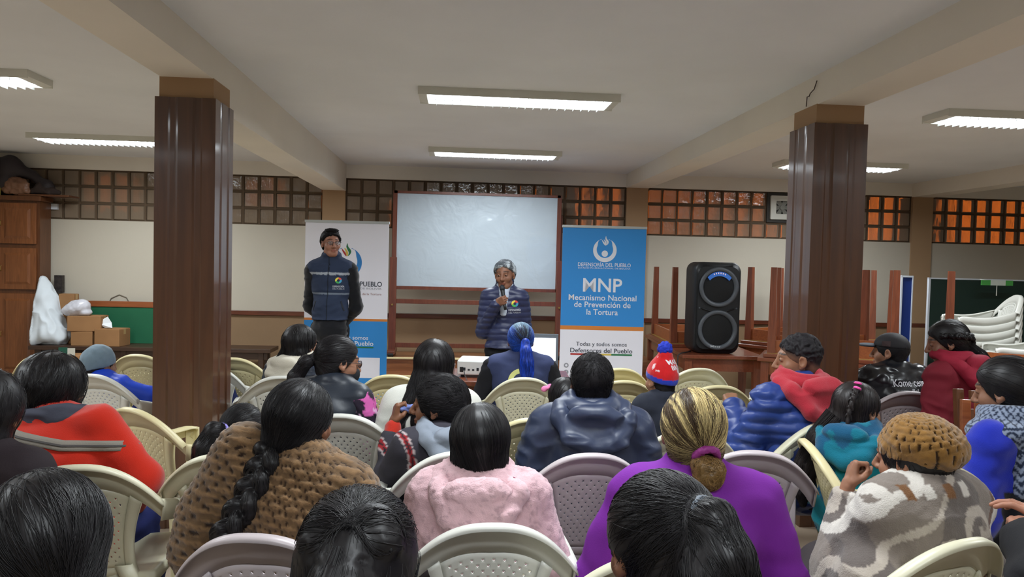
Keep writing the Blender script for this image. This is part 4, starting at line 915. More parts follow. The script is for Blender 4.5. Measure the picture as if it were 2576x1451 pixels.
def person(top, D, rz, label, su=None, hs=None, lean=4.0, side=0.0, twist=0.0, hyaw=0.0, hpitch=0.0, hroll=0.0, ho=(0, 0.035, 0.118), g=1.0, sw=0.185, el=None, wr=None, skin=(142, 98, 74), standing=None, seat=0.43, hand=('relaxed', 'relaxed'), hrot=None, knees=None, group='seated audience', elpx=None, wrpx=None):
    """top = pixel of the crown; D = its depth; rz = turn of the body (0 faces the stage, + to the left)"""
    P = Person(); tp = at(top[0], top[1], D)
    P.su = su or (tp[2]-seat)/0.788; s = P.su; P.hs = hs or min(1.06, max(0.86, s**0.5)); P.seat = seat
    hc = tp-np.array([0, 0, 0.118*P.hs+0.012])
    a = math.radians(rz)-YAW; R = np.array([[math.cos(a), -math.sin(a), 0], [math.sin(a), math.cos(a), 0], [0, 0, 1]])
    neck = hc-R @ (np.array(ho)*s)
    sp = np.array([math.sin(math.radians(side)), math.sin(math.radians(lean)), 0.0]); sp[2] = math.sqrt(max(0.05, 1-sp @ sp))
    hz = (seat+0.09*s) if standing is None else standing
    k = (neck[2]-hz)/sp[2]; P.tl = k
    hip = neck-R @ (sp*k); base = np.array([hip[0], hip[1], 0.0])
    P.root = empty('person', base, a, label, 'person', group)
    loc = lambda w: R.T @ (np.asarray(w)-base)
    P.neck = loc(neck); P.hip = loc(hip); P.hc = loc(hc); P.loc = loc
    tw = rotm(z=twist); zx = sp; yx = np.array([0, 1, 0])-zx*zx[1]; yx /= np.linalg.norm(yx); xx = np.cross(yx, zx)
    P.zk = k/(0.45*s); P.B = np.stack([xx, yx, zx], 1) @ tw; P.HB = rotm(z=hyaw) @ rotm(x=-hpitch) @ rotm(y=hroll); P.g = g; P.sw = sw
    zk = k/(0.45*s)
    P.tt = lambda x, y, z: P.neck+P.B @ (np.array([x, y, z*zk])*s)
    P.hh = lambda p: P.hc+(np.asarray(p)*P.hs) @ P.HB.T
    sx = (-1, 1)
    el = el or [None, None]; wr = wr or [None, None]
    P.sh = [P.tt(q*(sw-0.02), -0.005, -0.065) for q in sx]
    P.el = [P.tt(*(el[i] or (sx[i]*(sw+0.06), 0.03, -0.33))) for i in (0, 1)]
    P.wr = [P.tt(*(wr[i] or (sx[i]*0.10, 0.25, -0.40))) for i in (0, 1)]
    for tgt, src in ((P.el, elpx), (P.wr, wrpx)):
        for i in (0, 1):
            if src and src[i]: tgt[i] = P.loc(at(*src[i]))
    hw = 0.085*s
    if standing is None:
        P.kn = [np.array([q*0.12, 0.40*min(1, s+0.05)+P.hip[1]*0.2, seat+0.06]) for q in sx]
        P.an = [np.array([q*0.13, 0.42*min(1, s+0.05), 0.085]) for q in sx]
    else:
        P.kn = [np.array([P.hip[0]+q*0.09, P.hip[1]+0.01, standing*0.53]) for q in sx]; P.an = [np.array([P.hip[0]+q*0.11, P.hip[1]-0.02, 0.085]) for q in sx]
    P.hj = [P.hip+np.array([q*hw, 0, 0]) for q in sx]
    # body: head and neck, trunk, limbs, hands in one mesh
    V, F, lip, eye, iris, brow = HEAD
    sk = L3(skin)*0.82; c = sk*(1+0.10*fbm(V*40, 3, 2))[:, None]*np.ones((1, 3))
    c = c*(1-lip[:, None]*np.array([0.12, 0.42, 0.38])); c = c*(1-0.88*brow[:, None]); c = np.where(eye[:, None] > 0, np.array([0.30, 0.27, 0.25]), c); c = np.where(iris[:, None] > 0, np.array([0.012, 0.009, 0.008]), c)
    Vs = [P.hh(V)]; Fs = [F]; Cs = [c]; off = len(V)
    nk = [C(P.hh((0, -0.025, -0.055)), P.neck+P.B @ np.array([0, -0.01, -0.03])*s, 0.050*P.hs, 0.058*s), C(P.neck+P.B @ np.array([0, -0.01, -0.03])*s, P.tt(0, 0, -0.12), 0.06*s, 0.07*s)]
    V2, F2 = nets(nk, 0.011, 0.03); V2 = smooth_mesh(V2, F2, 2)
    Vs.append(V2); Fs.append(F2+off); Cs.append(np.tile(sk, (len(V2), 1))); off += len(V2)
    core = torso(P, -0.02)
    for i in (0, 1): core += [C(P.sh[i], P.el[i], 0.04*s, 0.036*s), C(P.el[i], P.wr[i], 0.036*s, 0.026*s), C(P.hj[i], P.kn[i], 0.066*s, 0.05*s), C(P.kn[i], P.an[i], 0.048*s, 0.034*s), C(P.an[i]+np.array([0, -0.03, -0.04]), P.an[i]+np.array([0, 0.14, -0.055]), 0.034, 0.026)]
    V2, F2 = nets(core, 0.019, 0.03); V2 = smooth_mesh(V2, F2, 1)
    Vs.append(V2); Fs.append(F2+off); Cs.append(np.tile(sk, (len(V2), 1))); off += len(V2)
    P.hrot = []
    for i in (0, 1):
        hv, hf = HANDS[hand[i]]; hv = hv.copy(); hf = hf
        if i == 0: hv[:, 0] *= -1; hf = hf[:, ::-1]
        d = P.wr[i]-P.el[i]; d /= np.linalg.norm(d)
        if hrot and hrot[i] is not None:
            yv = np.array(hrot[i][0], float); yv /= np.linalg.norm(yv); zv = np.array(hrot[i][1], float)
        else: yv = d; zv = np.array([0.0, 0.0, 1.0])
        zv = zv-yv*(zv @ yv); zv /= np.linalg.norm(zv)+1e-9; xv = np.cross(yv, zv)
        Mh = np.stack([xv, yv, zv], 1); P.hrot.append(Mh)
        V2 = P.wr[i]+(hv*s**0.5) @ Mh.T
        Vs.append(V2); Fs.append(hf+off); Cs.append(sk*(0.95+0.12*fbm(hv*60, 5, 2))[:, None]); off += len(V2)
    P.body = meshobj('body', np.concatenate(Vs), np.concatenate(Fs), m_skin, P.root, True, cols=np.concatenate(Cs))
    return P
def torso(P, t=0.0):
    s, g, sw = P.su, P.g, P.sw; B = P.B
    e = lambda c, r: E(P.tt(*c), [r[0]*s, r[1]*s, r[2]*s*max(1.0, P.zk)], B)
    return [e((0, -0.005, -0.16), (0.80*sw*g**0.5+t, 0.100*g+t, 0.15+t)), e((0, 0.012, -0.33), (0.142*g+t, 0.112*g+t, 0.16)), e((0, 0.03, -0.45), (0.165*g+t, 0.125*g+t, 0.10+t)),
            C(P.tt(-(sw-0.055), 0, -0.062), P.tt(sw-0.055, 0, -0.062), (0.058+t)*s), C(P.tt(0, -0.008, -0.005), P.tt(-(sw-0.07), 0, -0.05), (0.052+t)*s, (0.052+t)*s), C(P.tt(0, -0.008, -0.005), P.tt(sw-0.07, 0, -0.05), (0.052+t)*s, (0.052+t)*s)]
def sleeves(P, t=0.012, sides=(0, 1), full=True, cuff=0.0):
    s = P.su; out = []
    for i in sides:
        out.append(K(C(P.sh[i], P.el[i], (0.055+t)*s, (0.046+t)*s), 0.04))
        if full: out.append(C(P.el[i], P.wr[i]-(P.wr[i]-P.el[i])*cuff, (0.046+t)*s, (0.034+t)*s))
    return out
def wear(P, name, prims, col, m, h=0.010, k=0.03, folds=(0.006, 14, 1), colf=None, fine=None, sm=1, puff=None, parent=None):
    """cloth surface grown round the body; folds=(height, frequency, seed)"""
    V, F = nets(prims, h, k); V = smooth_mesh(V, F, sm); N = vnormals(V, F)
    Q = ((V-P.neck) @ P.B)/P.su                       # torso coordinates
    if puff:
        fq, am = puff; V = V+N*(am*(np.abs(np.sin(Q[:, 2]*fq+0.6*vnoise(Q*6, 4)))**0.6-0.6)*np.clip(1-np.abs(N[:, 2])*0.8, 0, 1))[:, None]
    if folds:
        n1 = fbm(V*folds[1]*np.array([1, 1, 0.6]), folds[2], 3); wq = V+0.035*np.stack([vnoise(V*7, 51), vnoise(V*7, 52), vnoise(V*7, 53)], 1); r = 1-2.4*np.abs(fbm(wq*folds[1]*np.array([0.55, 0.55, 1.25])+3.1, folds[2]+7, 2)); V = V+N*(folds[0]*(0.35*n1+0.75*r))[:, None]
    if fine: V = V+N*(fine[0]*fbm(V*fine[1], 11, 2))[:, None]
    c = L3(col)[None]*(1+0.07*fbm(V*6, 21, 2))[:, None]
    if colf: c = colf(Q, V, N, c)
    o = meshobj(name, V, F, m, parent or P.root, True, cols=np.clip(c, 0, 1)); P.last = (V, F, N, Q); return o
def cloth(name, rough=0.8, bump=(220, 0.25), sheen=0.0, spec=0.25, coat=0.0, bdist=0.002): return mat(name, (128, 128, 128), rough, spec, bump=bump, attr=True, sheen=sheen, coat=coat, bdist=bdist)
m_fleece = cloth('fleece cloth', 0.95, (260, 0.6), 0.2, 0.1, bdist=0.004); m_cloth = cloth('woven cloth'); m_nylon = cloth('nylon cloth', 0.42, (90, 0.15), 0, 0.4); m_knit = cloth('knit cloth', 0.9, (320, 0.5), 0.3, 0.15); m_gloss = cloth('glossy puffer cloth', 0.27, (40, 0.25), 0, 0.5)
m_trou = cloth('trouser cloth', 0.85); m_shoe = mat('dark shoe', (30, 28, 28), 0.5)
def trousers(P, col=(30, 31, 38), skirt=False):
    s = P.su; pr = [E(P.hip+np.array([0, 0.01, 0.0]), (0.17*s*P.g, 0.13*s*P.g, 0.11*s))]
    for i in (0, 1): pr += [C(P.hj[i], P.kn[i], 0.085*s, 0.066*s), C(P.kn[i], P.an[i]+np.array([0, 0, 0.02]), 0.066*s, 0.055)]
    if skirt: pr += [C((P.kn[0]+P.kn[1])/2+np.array([0, -0.1, 0]), (P.an[0]+P.an[1])/2+np.array([0, 0, 0.15]), 0.16, 0.2), C(P.hip, (P.kn[0]+P.kn[1])/2, 0.14, 0.14)]
    wear(P, 'skirt' if skirt else 'trousers', pr, col, m_trou, 0.016, 0.03, (0.006, 12, 3))
    for i in (0, 1):
        V, F = nets([C(P.an[i]+np.array([0, -0.035, -0.045]), P.an[i]+np.array([0, 0.15, -0.055]), 0.041, 0.034), C(P.an[i]+np.array([0, -0.02, -0.03]), P.an[i]+np.array([0, -0.01, 0.02]), 0.042, 0.042)], 0.012, 0.02)
        V[:, 2] = np.maximum(V[:, 2], 0.001); meshobj('shoe', V, F, m_shoe, P.root)
def hood(P, t, col, m, big=1.0, folds=(0.010, 11, 5), colf=None, fine=None, ring=0.092, name='hood'):
    """hood lying on the back: rolled opening round the neck, draped pouch with a U-shaped edge"""
    s = P.su; hb = -(0.10*P.g+t); B_ = P.B; b = big
    q = [(-0.115*b, -0.02, 0.02), (-0.12*b, hb*0.75, -0.015), (-0.085*b, hb-0.022, -0.085*b), (0, hb-0.03, -0.125*b), (0.085*b, hb-0.022, -0.085*b), (0.12*b, hb*0.75, -0.015), (0.115*b, -0.02, 0.02)]
    pr = [K(C(P.tt(*q[i]), P.tt(*q[i+1]), 0.028*s*b), 0.02) for i in range(6)]
    pr += [K(E(P.tt(0, hb-0.004, -0.055*b), (0.105*s*b, 0.032*s*b, 0.085*s*b), B_), 0.02), K(E(P.tt(0, hb-0.012, 0.0), (0.095*s*b, 0.040*s*b, 0.04*s*b), B_), 0.012), T(P.tt(0, -0.012, 0.035), ring*s, 0.027*s*b, B_ @ rotm(x=16), (1.12, 1.0)), K(T(P.tt(0, -0.018, 0.062), ring*0.93*s, 0.016*s*b, B_ @ rotm(x=20), (1.05, 1.0)), 0.008)]
    return wear(P, name, pr, col, m, 0.0075, 0.012, folds, colf, fine)
# ------------------------------------------------ hair
SK = E((0, -0.012, 0.03), (0.075, 0.095, 0.088))
def scalp(t=0.012, nape=True, line=((0, 0.085, 0.068), (0, 0.16, -0.115))):
    p = [E((0, -0.014, 0.032), (0.076+t, 0.094+t, 0.087+t))]
    if nape: p.append(E((0, -0.050, -0.035), (0.056+t*0.6, 0.044+t*0.6, 0.058)))
    return p+[AND(PL(*line), 0.012)]
def hair_obj(P, prims, h=0.0065, k=0.02, amp=0.002, fr=50, flow=None, nstr=400, steps=12, ds=0.012, off=0.003, r=0.0007, jit=0.12, col=BLACK, colf=None, m=None, tails=(), name='hair', seedf=None, vary=0.35, ridg=None, stretch=None):
    """prims in head space; flow maps head-space points to a combing direction; tails = [(path, radii)] of loose or tied hair"""
    pr = list(prims)
    for path, rad in tails:
        for i in range(len(path)-1): pr.append(K(C(path[i], path[i+1], rad[i]*0.93, rad[i+1]*0.93), 0.02))
    V, F = nets(pr, h/P.hs, k); V = smooth_mesh(V, F, 1, 0.4); N = vnormals(V, F)
    if flow is not None:                                # ridges follow the combing direction
        d = flow(V); d = d-N*(d*N).sum(1, keepdims=True); d /= np.linalg.norm(d, axis=1, keepdims=True)+1e-9; b = np.cross(d, N)
        u = (V*b).sum(1)
        V = V+N*(amp*fbm(np.c_[u*fr, (V*d).sum(1)*fr*0.12, (V*N).sum(1)*3], 5, 3))[:, None]
    else: V = V+N*(amp*(1-2*np.abs(fbm(V*fr, 5, 2))))[:, None]
    base = col if colf is None else colf(V)
    c = np.ones((len(V), 1))*np.atleast_2d(base)*(1+vary*fbm(V*60, 9, 2))[:, None]
    Vs, Fs, Cs = [V], [F], [c]; off_ = len(V)
    if nstr and flow is not None:
        S = V if seedf is None else V[seedf(V)]
        S = S[rng.integers(0, len(S), nstr)]; Q = trace(pr, k, S, flow, steps, ds, off, jit)
        rr = r*np.interp(np.linspace(0, 1, steps+1), [0, 0.15, 0.8, 1], [0.5, 1, 0.9, 0.25]); V2, F2 = ribbons(Q, rr)
        b2 = np.repeat(np.ones((nstr, 1))*np.atleast_2d(col) if colf is None else colf(Q[:, steps//3]), (steps+1)*3, 0); fac = np.repeat(rng.uniform(0.5, 1.9, nstr), (steps+1)*3)
        Vs.append(V2); Fs.append(F2+off_); Cs.append(b2*fac[:, None]); off_ += len(V2)
    for path, rad in tails:
        path = np.array(path, float); rad = np.array(rad, float); M = 16; n = int(nstr*0.5)
        t0 = np.linspace(0, len(path)-1, M); ctr = np.stack([np.interp(t0, range(len(path)), path[:, i]) for i in range(3)], 1); rd = np.interp(t0, range(len(path)), rad)
        for _ in range(2): ctr[1:-1] = (ctr[:-2]+2*ctr[1:-1]+ctr[2:])/4
        Tn = np.gradient(ctr, axis=0); Tn /= np.linalg.norm(Tn, axis=1, keepdims=True); u = np.cross(Tn, [0.2, 1.0, 0.1]); u /= np.linalg.norm(u, axis=1, keepdims=True)+1e-9; w = np.cross(Tn, u)
        th = rng.uniform(0, 2*math.pi, (n, 1))+np.linspace(0, 0.5, M)[None]; ro = rng.uniform(0.94, 1.06, (n, 1))*(1+0.05*rng.normal(0, 1, (n, 1))*np.linspace(0, 1, M)[None])
        Q = ctr[None]+(ro*rd[None])[..., None]*(np.cos(th)[..., None]*u[None]+np.sin(th)[..., None]*w[None])
        V2, F2 = ribbons(Q, r*np.interp(np.linspace(0, 1, M), [0, 0.9, 1], [1, 1, 0.3]))
        b2 = np.repeat(np.ones((n, 1))*np.atleast_2d(col) if colf is None else colf(Q[:, 3]), M*3, 0); Vs.append(V2); Fs.append(F2+off_); Cs.append(b2*np.repeat(rng.uniform(0.5, 1.8, n), M*3)[:, None]); off_ += len(V2)
    return meshobj(name, P.hh(np.concatenate(Vs)), np.concatenate(Fs), m or m_hair, P.root, True, cols=np.clip(np.concatenate(Cs), 0, 1))
def to_point(T): return lambda V: (lambda d: d/(np.linalg.norm(d, axis=1, keepdims=True)+1e-9))(np.array(T)-V)
def part_fall(z0=0.06, lat=0.6):
    def f(V):
        d = np.stack([np.sign(V[:, 0]+1e-4)*lat*np.clip((V[:, 2]-z0+0.06)/0.1, 0, 1), np.where(V[:, 2] > z0, -0.25, 0.0), -np.ones(len(V))*np.clip(1.15-(V[:, 2]-z0)/0.07, 0.15, 1)], 1)
        return d/(np.linalg.norm(d, axis=1, keepdims=True)+1e-9)
    return f
def short_hair(P, t=0.014, line=((0, 0.085, 0.070), (0, 0.15, -0.10)), col=BLACK, nstr=700, fade=0, amp=0.004, dirn=(0.2, 0.8, 0.5), m=None, ds=0.0045, colf=None, r=0.0008, jit=0.35, extra=()):
    f = lambda V: np.tile(np.array(dirn)/np.linalg.norm(dirn), (len(V), 1))+0.5*np.stack([vnoise(V*22, 1), vnoise(V*22, 2), vnoise(V*22, 3)], 1)
    return hair_obj(P, scalp(t, True, line)+list(extra), 0.006, 0.018, amp, 60, f, nstr, 6, ds, 0.0035, r, jit, col, colf, m or m_hairm)
def band(P, T_, R, r, ax, col, name='hair_tie', m=None):
    """torus of a hair tie in head space around direction ax"""
    z = np.array(ax, float); z /= np.linalg.norm(z); x = np.cross(z, [0.3, 0.2, 0.9]); x /= np.linalg.norm(x); y = np.cross(z, x)
    V, F = nets([T(T_, R, r, np.stack([x, y, z], 1))], min(0.004, r*0.5), 0.005); V = V+vnormals(V, F)*(r*0.25*vnoise(V*300, 2))[:, None]
    return meshobj(name, P.hh(V), F, m or mat('hair tie %d %d %d' % col, col, 0.6), P.root)
def braid(P, path, rad, col=BLACK, name='braid', m=None, parent=None, n=22):
    """three-strand plait in head space"""
    path = np.array(path, float); tq = np.linspace(0, len(path)-1, n*4); ctr = np.stack([np.interp(tq, range(len(path)), path[:, i]) for i in range(3)], 1); rd = np.interp(tq, range(len(path)), rad)
    for _ in range(4): ctr[1:-1] = (ctr[:-2]+2*ctr[1:-1]+ctr[2:])/4
    Tn = np.gradient(ctr, axis=0); Tn /= np.linalg.norm(Tn, axis=1, keepdims=True); u = np.cross(Tn, [0.1, 1.0, 0.05]); u /= np.linalg.norm(u, axis=1, keepdims=True); w = np.cross(Tn, u)
    pr = []; lobes = []
    for s in range(3):
        ph = np.arange(n*4)/4*1.15+s*2*math.pi/3
        q = ctr+rd[:, None]*(0.62*np.sin(ph)[:, None]*u+0.42*np.sin(2*ph)[:, None]*w)
        lobes.append(q)
        for i in range(0, n*4-2, 2): pr.append(K(C(q[i], q[i+2], rd[i]*0.46), 0.003))
    V, F = nets(pr, max(0.0045, min(rad)*0.22), 0.004); N = vnormals(V, F); V = V+N*(0.0012*fbm(V*np.array([220, 220, 90]), 3, 2))[:, None]
    c = np.atleast_2d(col)*(1+0.4*fbm(V*90, 4, 2))[:, None]
    Vs, Fs, Cs, off = [V], [F], [c], len(V)
    for q in lobes:
        t2 = np.gradient(q, axis=0); t2 /= np.linalg.norm(t2, axis=1, keepdims=True)+1e-9; a = np.cross(t2, [0.3, 0.9, 0.2]); a /= np.linalg.norm(a, axis=1, keepdims=True)+1e-9; b = np.cross(t2, a)
        th = rng.uniform(0, 2*math.pi, (46, 1))+np.linspace(0, 4, len(q))[None]; Q = q[None]+(rd*0.48)[None, :, None]*(np.cos(th)[..., None]*a[None]+np.sin(th)[..., None]*b[None])
        V2, F2 = ribbons(Q, np.full(len(q), 0.0007)); Vs.append(V2); Fs.append(F2+off); off += len(V2); Cs.append(np.atleast_2d(col)*np.repeat(rng.uniform(0.5, 2.0, 46), len(q)*3)[:, None])
    return meshobj(name, P.hh(np.concatenate(Vs)), np.concatenate(Fs), m or m_hair, parent or P.root, True, cols=np.clip(np.concatenate(Cs), 0, 1))
def decal(P, s, o3, xdir, size, col, tgt=None, bold=0.0, width=None, name='lettering', extra=None, parent=None):
    """lettering laid onto the garment just made (P.last): o3 in torso coords, seen from behind (xdir=1) or the front (-1)"""
    V, F = text_mesh(s, width, size, bold) if extra is None else extra
    bm = bmesh.new(); vs = [bm.verts.new(v) for v in V]
    for f in F:
        try: bm.faces.new([vs[i] for i in f])
        except ValueError: pass
    bmesh.ops.triangulate(bm, faces=bm.faces[:]); bmesh.ops.subdivide_edges(bm, edges=[e for e in bm.edges if e.calc_length() > 0.02], cuts=1)
    bm.verts.index_update(); V = np.array([v.co[:] for v in bm.verts]); F = [[v.index for v in f.verts] for f in bm.faces]; bm.free()
    GV, GF, GN, Q = tgt or P.last; tree = BVHTree.FromPolygons([tuple(v) for v in GV], [tuple(map(int, f)) for f in GF])
    out = []
    for v in V:
        q = P.neck+P.B @ (np.array([o3[0]+xdir*v[0]/P.su, o3[1], o3[2]+v[2]/P.su])*P.su); d = P.B @ np.array([0, 1.0*xdir, 0])
        hit = tree.ray_cast(Vector(q-d*0.5), Vector(d)); out.append(np.array(hit[0])-d*0.0022 if hit[0] is not None else q)
    return meshobj(name, np.array(out), F, mat('print %d %d %d' % tuple(col), col, 0.6), parent or P.root, False)
BK = (26, 26, 30)
def col_sweater(P, t=0.014, R=0.066, r=0.02, z=0.03): return T(P.tt(0, 0.0, z), R*P.su, r*P.su, P.B)
def coat(P, col, m, t=0.02, collar=True, name='jacket', folds=(0.007, 12, 2), puff=None, colf=None, h=0.010, extra=(), cuff=0.0, sl=True, fine=None):
    pr = torso(P, t)+(sleeves(P, t, cuff=cuff) if sl else [])+([T(P.tt(0, 0.0, 0.022), 0.066*P.su, 0.022*P.su, P.B)] if collar else [])+list(extra)
    return wear(P, name, pr, col, m, h, 0.03, folds, colf, fine, puff=puff)
# ---- front row, nearest the camera
P = person((112, 1195), 1.25, 6, 'person at bottom-left corner with black hair tied in a low side ponytail', hyaw=16, hpitch=4, hs=1.08, lean=8)
coat(P, (34, 34, 40), m_cloth, h=0.014); trousers(P)
tp = (0.045, -0.105, -0.045)
hair_obj(P, scalp(0.018)+[E((0.01, -0.05, -0.03), (0.078, 0.07, 0.07))], amp=0.003, flow=to_point(tp), nstr=1300, steps=16, r=0.00055, tails=[([tp, (0.05, -0.13, -0.09), (0.055, -0.13, -0.17), (0.05, -0.12, -0.26)], (0.022, 0.034, 0.036, 0.012))])
band(P, (0.047, -0.113, -0.058), 0.02, 0.006, (0.2, -0.5, -0.8), (22, 22, 26))
P = person((905, 1242), 1.25, 0, 'person at bottom centre-left with black hair twisted up in a dark clip', hpitch=10, hs=1.07, lean=8)
coat(P, (30, 30, 34), m_cloth, h=0.014); trousers(P)
tp = (0.005, -0.085, 0.078)
hair_obj(P, scalp(0.02)+[E((0, -0.055, -0.05), (0.088, 0.065, 0.085)), C((-0.045, -0.075, 0.085), (0.045, -0.085, 0.088), 0.022, 0.024), C((-0.055, -0.085, 0.065), (0.0, -0.098, 0.052), 0.016, 0.02), C((0.06, -0.088, 0.07), (0.005, -0.105, 0.045), 0.018, 0.022)], amp=0.003, flow=lambda V: np.where((V[:, 2] > 0.045)[:, None], to_point(tp)(V), to_point((0, -0.2, -0.5))(V)), nstr=1500, steps=16, r=0.00055,
    tails=[([(0, -0.10, 0.06), (0.0, -0.118, 0.0), (0.0, -0.118, -0.09), (0, -0.12, -0.22)], (0.03, 0.05, 0.066, 0.03)), ([(-0.05, -0.06, 0.0), (-0.06, -0.07, -0.08), (-0.055, -0.085, -0.2)], (0.035, 0.045, 0.02)), ([(0.05, -0.06, 0.0), (0.062, -0.07, -0.08), (0.055, -0.085, -0.2)], (0.035, 0.045, 0.02))])
V, F = nets([C((-0.05, -0.088, 0.098), (0.05, -0.093, 0.098), 0.007), C((-0.05, -0.088, 0.098), (-0.06, -0.10, 0.062), 0.006, 0.004), C((0.05, -0.093, 0.098), (0.065, -0.105, 0.06), 0.006, 0.004), C((0, -0.1, 0.10), (0.0, -0.12, 0.058), 0.006, 0.004)], 0.003, 0.004)
meshobj('hair_clip', P.hh(V), F, m_black, P.root)
P = person((1672, 1196), 1.25, 8, 'person at bottom centre-right with high black ponytail falling to the right', hyaw=12, hpitch=12, hs=1.01, lean=10)
coat(P, (36, 42, 88), m_cloth, h=0.014); trousers(P)
tp = (0.012, -0.095, 0.070)
hair_obj(P, scalp(0.016)+[E((0, -0.05, -0.03), (0.070, 0.06, 0.07))], amp=0.003, flow=to_point(tp), nstr=1500, steps=15, r=0.00055,
    tails=[([tp, (0.018, -0.128, 0.062), (0.025, -0.145, 0.01), (0.036, -0.145, -0.07), (0.046, -0.14, -0.16), (0.05, -0.135, -0.24)], (0.022, 0.034, 0.042, 0.046, 0.044, 0.03)), ([(0.01, -0.115, 0.045), (-0.005, -0.135, -0.02), (-0.01, -0.14, -0.10), (0.0, -0.14, -0.2)], (0.028, 0.036, 0.038, 0.03))])
band(P, (0.015, -0.112, 0.068), 0.026, 0.008, (0.3, -0.9, 0.1), (92, 100, 110))
# ---- pink fleece
P = person((1210, 1016), 2.38, 0, 'person in pale pink fleece hoodie with smooth black hair, seen from behind', g=1.18, sw=0.195, hpitch=4, lean=5, el=[(-0.25, 0.03, -0.32), (0.25, 0.03, -0.32)], hs=1.05)
pk = lambda Q, V, N, c: c*(1-0.25*(np.abs(fbm(V*34, 3, 2)) < 0.06))[:, None]*(1+0.10*fbm(V*70, 8, 2))[:, None]
jk = coat(P, (208, 172, 178), m_fleece, 0.035, False, 'hoodie', (0.011, 8, 2), None, pk, 0.009, fine=(0.0035, 95))
s = P.su
hood(P, 0.035, (210, 174, 180), m_fleece, 1.15, colf=pk, fine=(0.0035, 95))
trousers(P)
def strap(P, pts, w, col, name, tgt, parent=None, off=0.006, thick=0.004, back=True):
    """band laid on a garment: pts in torso coords (x, z)"""
    tree = BVHTree.FromPolygons([tuple(v.co) for v in tgt.data.vertices], [tuple(f.vertices) for f in tgt.data.polygons]); n = 28
    pts = np.array(pts, float); tq = np.linspace(0, len(pts)-1, n); pp = np.stack([np.interp(tq, range(len(pts)), pts[:, i]) for i in range(2)], 1)
    V = []; d = P.B @ np.array([0, 1.0 if back else -1.0, 0])
    for i in range(n):
        tg = pp[min(i+1, n-1)]-pp[max(i-1, 0)]; tg /= np.linalg.norm(tg); pr_ = np.array([-tg[1], tg[0]])
        for q in (-1, -0.4, 0.4, 1):
            c2 = pp[i]+pr_*w/2*q; o = P.neck+P.B @ (np.array([c2[0], 0, c2[1]])*P.su); h = tree.ray_cast(Vector(o-d*0.6), Vector(d)); ofi = off-0.022*max(0.0, (abs(i-(n-1)/2)-(n-1)/2+3)/3); V.append(np.array(h[0])-d*ofi if h[0] is not None else V[-4]+0.004*d if len(V) > 3 else o-d*0.12)
    F = [(i*4+j, i*4+j+1, i*4+j+5, i*4+j+4) for i in range(n-1) for j in range(3)]
    o = meshobj(name, V, F, mat('strap %d %d %d' % tuple(col), col, 0.7, bump=(200, 0.3)), parent or P.root, True); o.modifiers.new('s', 'SOLIDIFY').thickness = thick; return o
strap(P, [(-0.21, -0.36), (-0.13, -0.26), (-0.06, -0.185), (-0.02, -0.15)], 0.035, (92, 88, 92), 'bag_strap', jk)
hair_obj(P, scalp(0.016, True, ((0, 0.085, 0.05), (0, 0.16, -0.06)))+[E((0, -0.03, -0.045), (0.087, 0.078, 0.085)), E((0, -0.03, -0.09), (0.074, 0.07, 0.05))], amp=0.0018, flow=lambda V: to_point((0.07, -0.09, -0.16))(V)*0.8+np.array([0, 0, -0.4]), nstr=900, steps=16, r=0.0005, jit=0.05)
V, F = nets([E((0.092, -0.045, -0.085), (0.018, 0.02, 0.02)), E((0.105, -0.03, -0.105), (0.016, 0.016, 0.016)), E((0.10, -0.06, -0.11), (0.016, 0.016, 0.018)), E((0.085, -0.03, -0.115), (0.014, 0.014, 0.014))], 0.004, 0.006); V = V+vnormals(V, F)*(0.005*fbm(V*90, 2, 2))[:, None]
meshobj('scrunchie', P.hh(V+np.array([0.012, -0.02, -0.012])), F, mat('maroon scrunchie', (120, 26, 66), 0.7), P.root)
# ---- purple fleece, blond
P = person((1745, 979), 2.22, 0, 'person in purple fleece with streaked blond hair in a low bun', g=1.15, sw=0.205, lean=5, el=[(-0.285, 0.02, -0.33), (0.285, 0.02, -0.34)], wr=[(-0.2, 0.24, -0.42), (0.2, 0.22, -0.42)], hs=1.03)
coat(P, (110, 34, 140), m_cloth, 0.022, False, 'fleece_top', (0.010, 8, 4), h=0.009, extra=[C(P.tt(0, 0.0, 0.0), P.tt(0, 0.008, 0.055), 0.078*P.su, 0.074*P.su)])
trousers(P, (84, 66, 100), True)
tp = (0.012, -0.108, -0.03)
def blond(V):
    a = np.arctan2(V[:, 0], V[:, 2]+0.06); st = fbm(np.c_[a*16, V[:, 1]*3, V[:, 1]*0], 6, 3); low = np.clip((V[:, 2]+0.03)/0.09, 0, 1)
    k = np.clip(0.5+1.3*st, 0, 1)*(0.25+0.75*low); return L3((62, 46, 30))[None]*(1-k)[:, None]+L3((206, 184, 128))[None]*k[:, None]
hair_obj(P, scalp(0.016)+[E((0, -0.04, -0.035), (0.078, 0.065, 0.07))], amp=0.003, flow=to_point(tp), nstr=1500, steps=16, r=0.0006, colf=blond, vary=0.15)
hair_obj(P, [E((0.018, -0.128, -0.085), (0.040, 0.034, 0.042)), E((0.03, -0.13, -0.07), (0.03, 0.028, 0.03)), E((0.0, -0.125, -0.06), (0.03, 0.028, 0.028))], 0.004, 0.01, 0.004, 60, lambda V: np.cross(V-np.array([0.015, -0.13, -0.1]), np.array([0.2, -1.0, 0.3])), 260, 10, 0.008, 0.004, 0.0006, 0.25, L3((120, 92, 54)), None, None, (), 'bun')
band(P, (0.012, -0.115, -0.038), 0.030, 0.011, (0.1, -0.75, -0.55), (136, 44, 120), 'scrunchie')
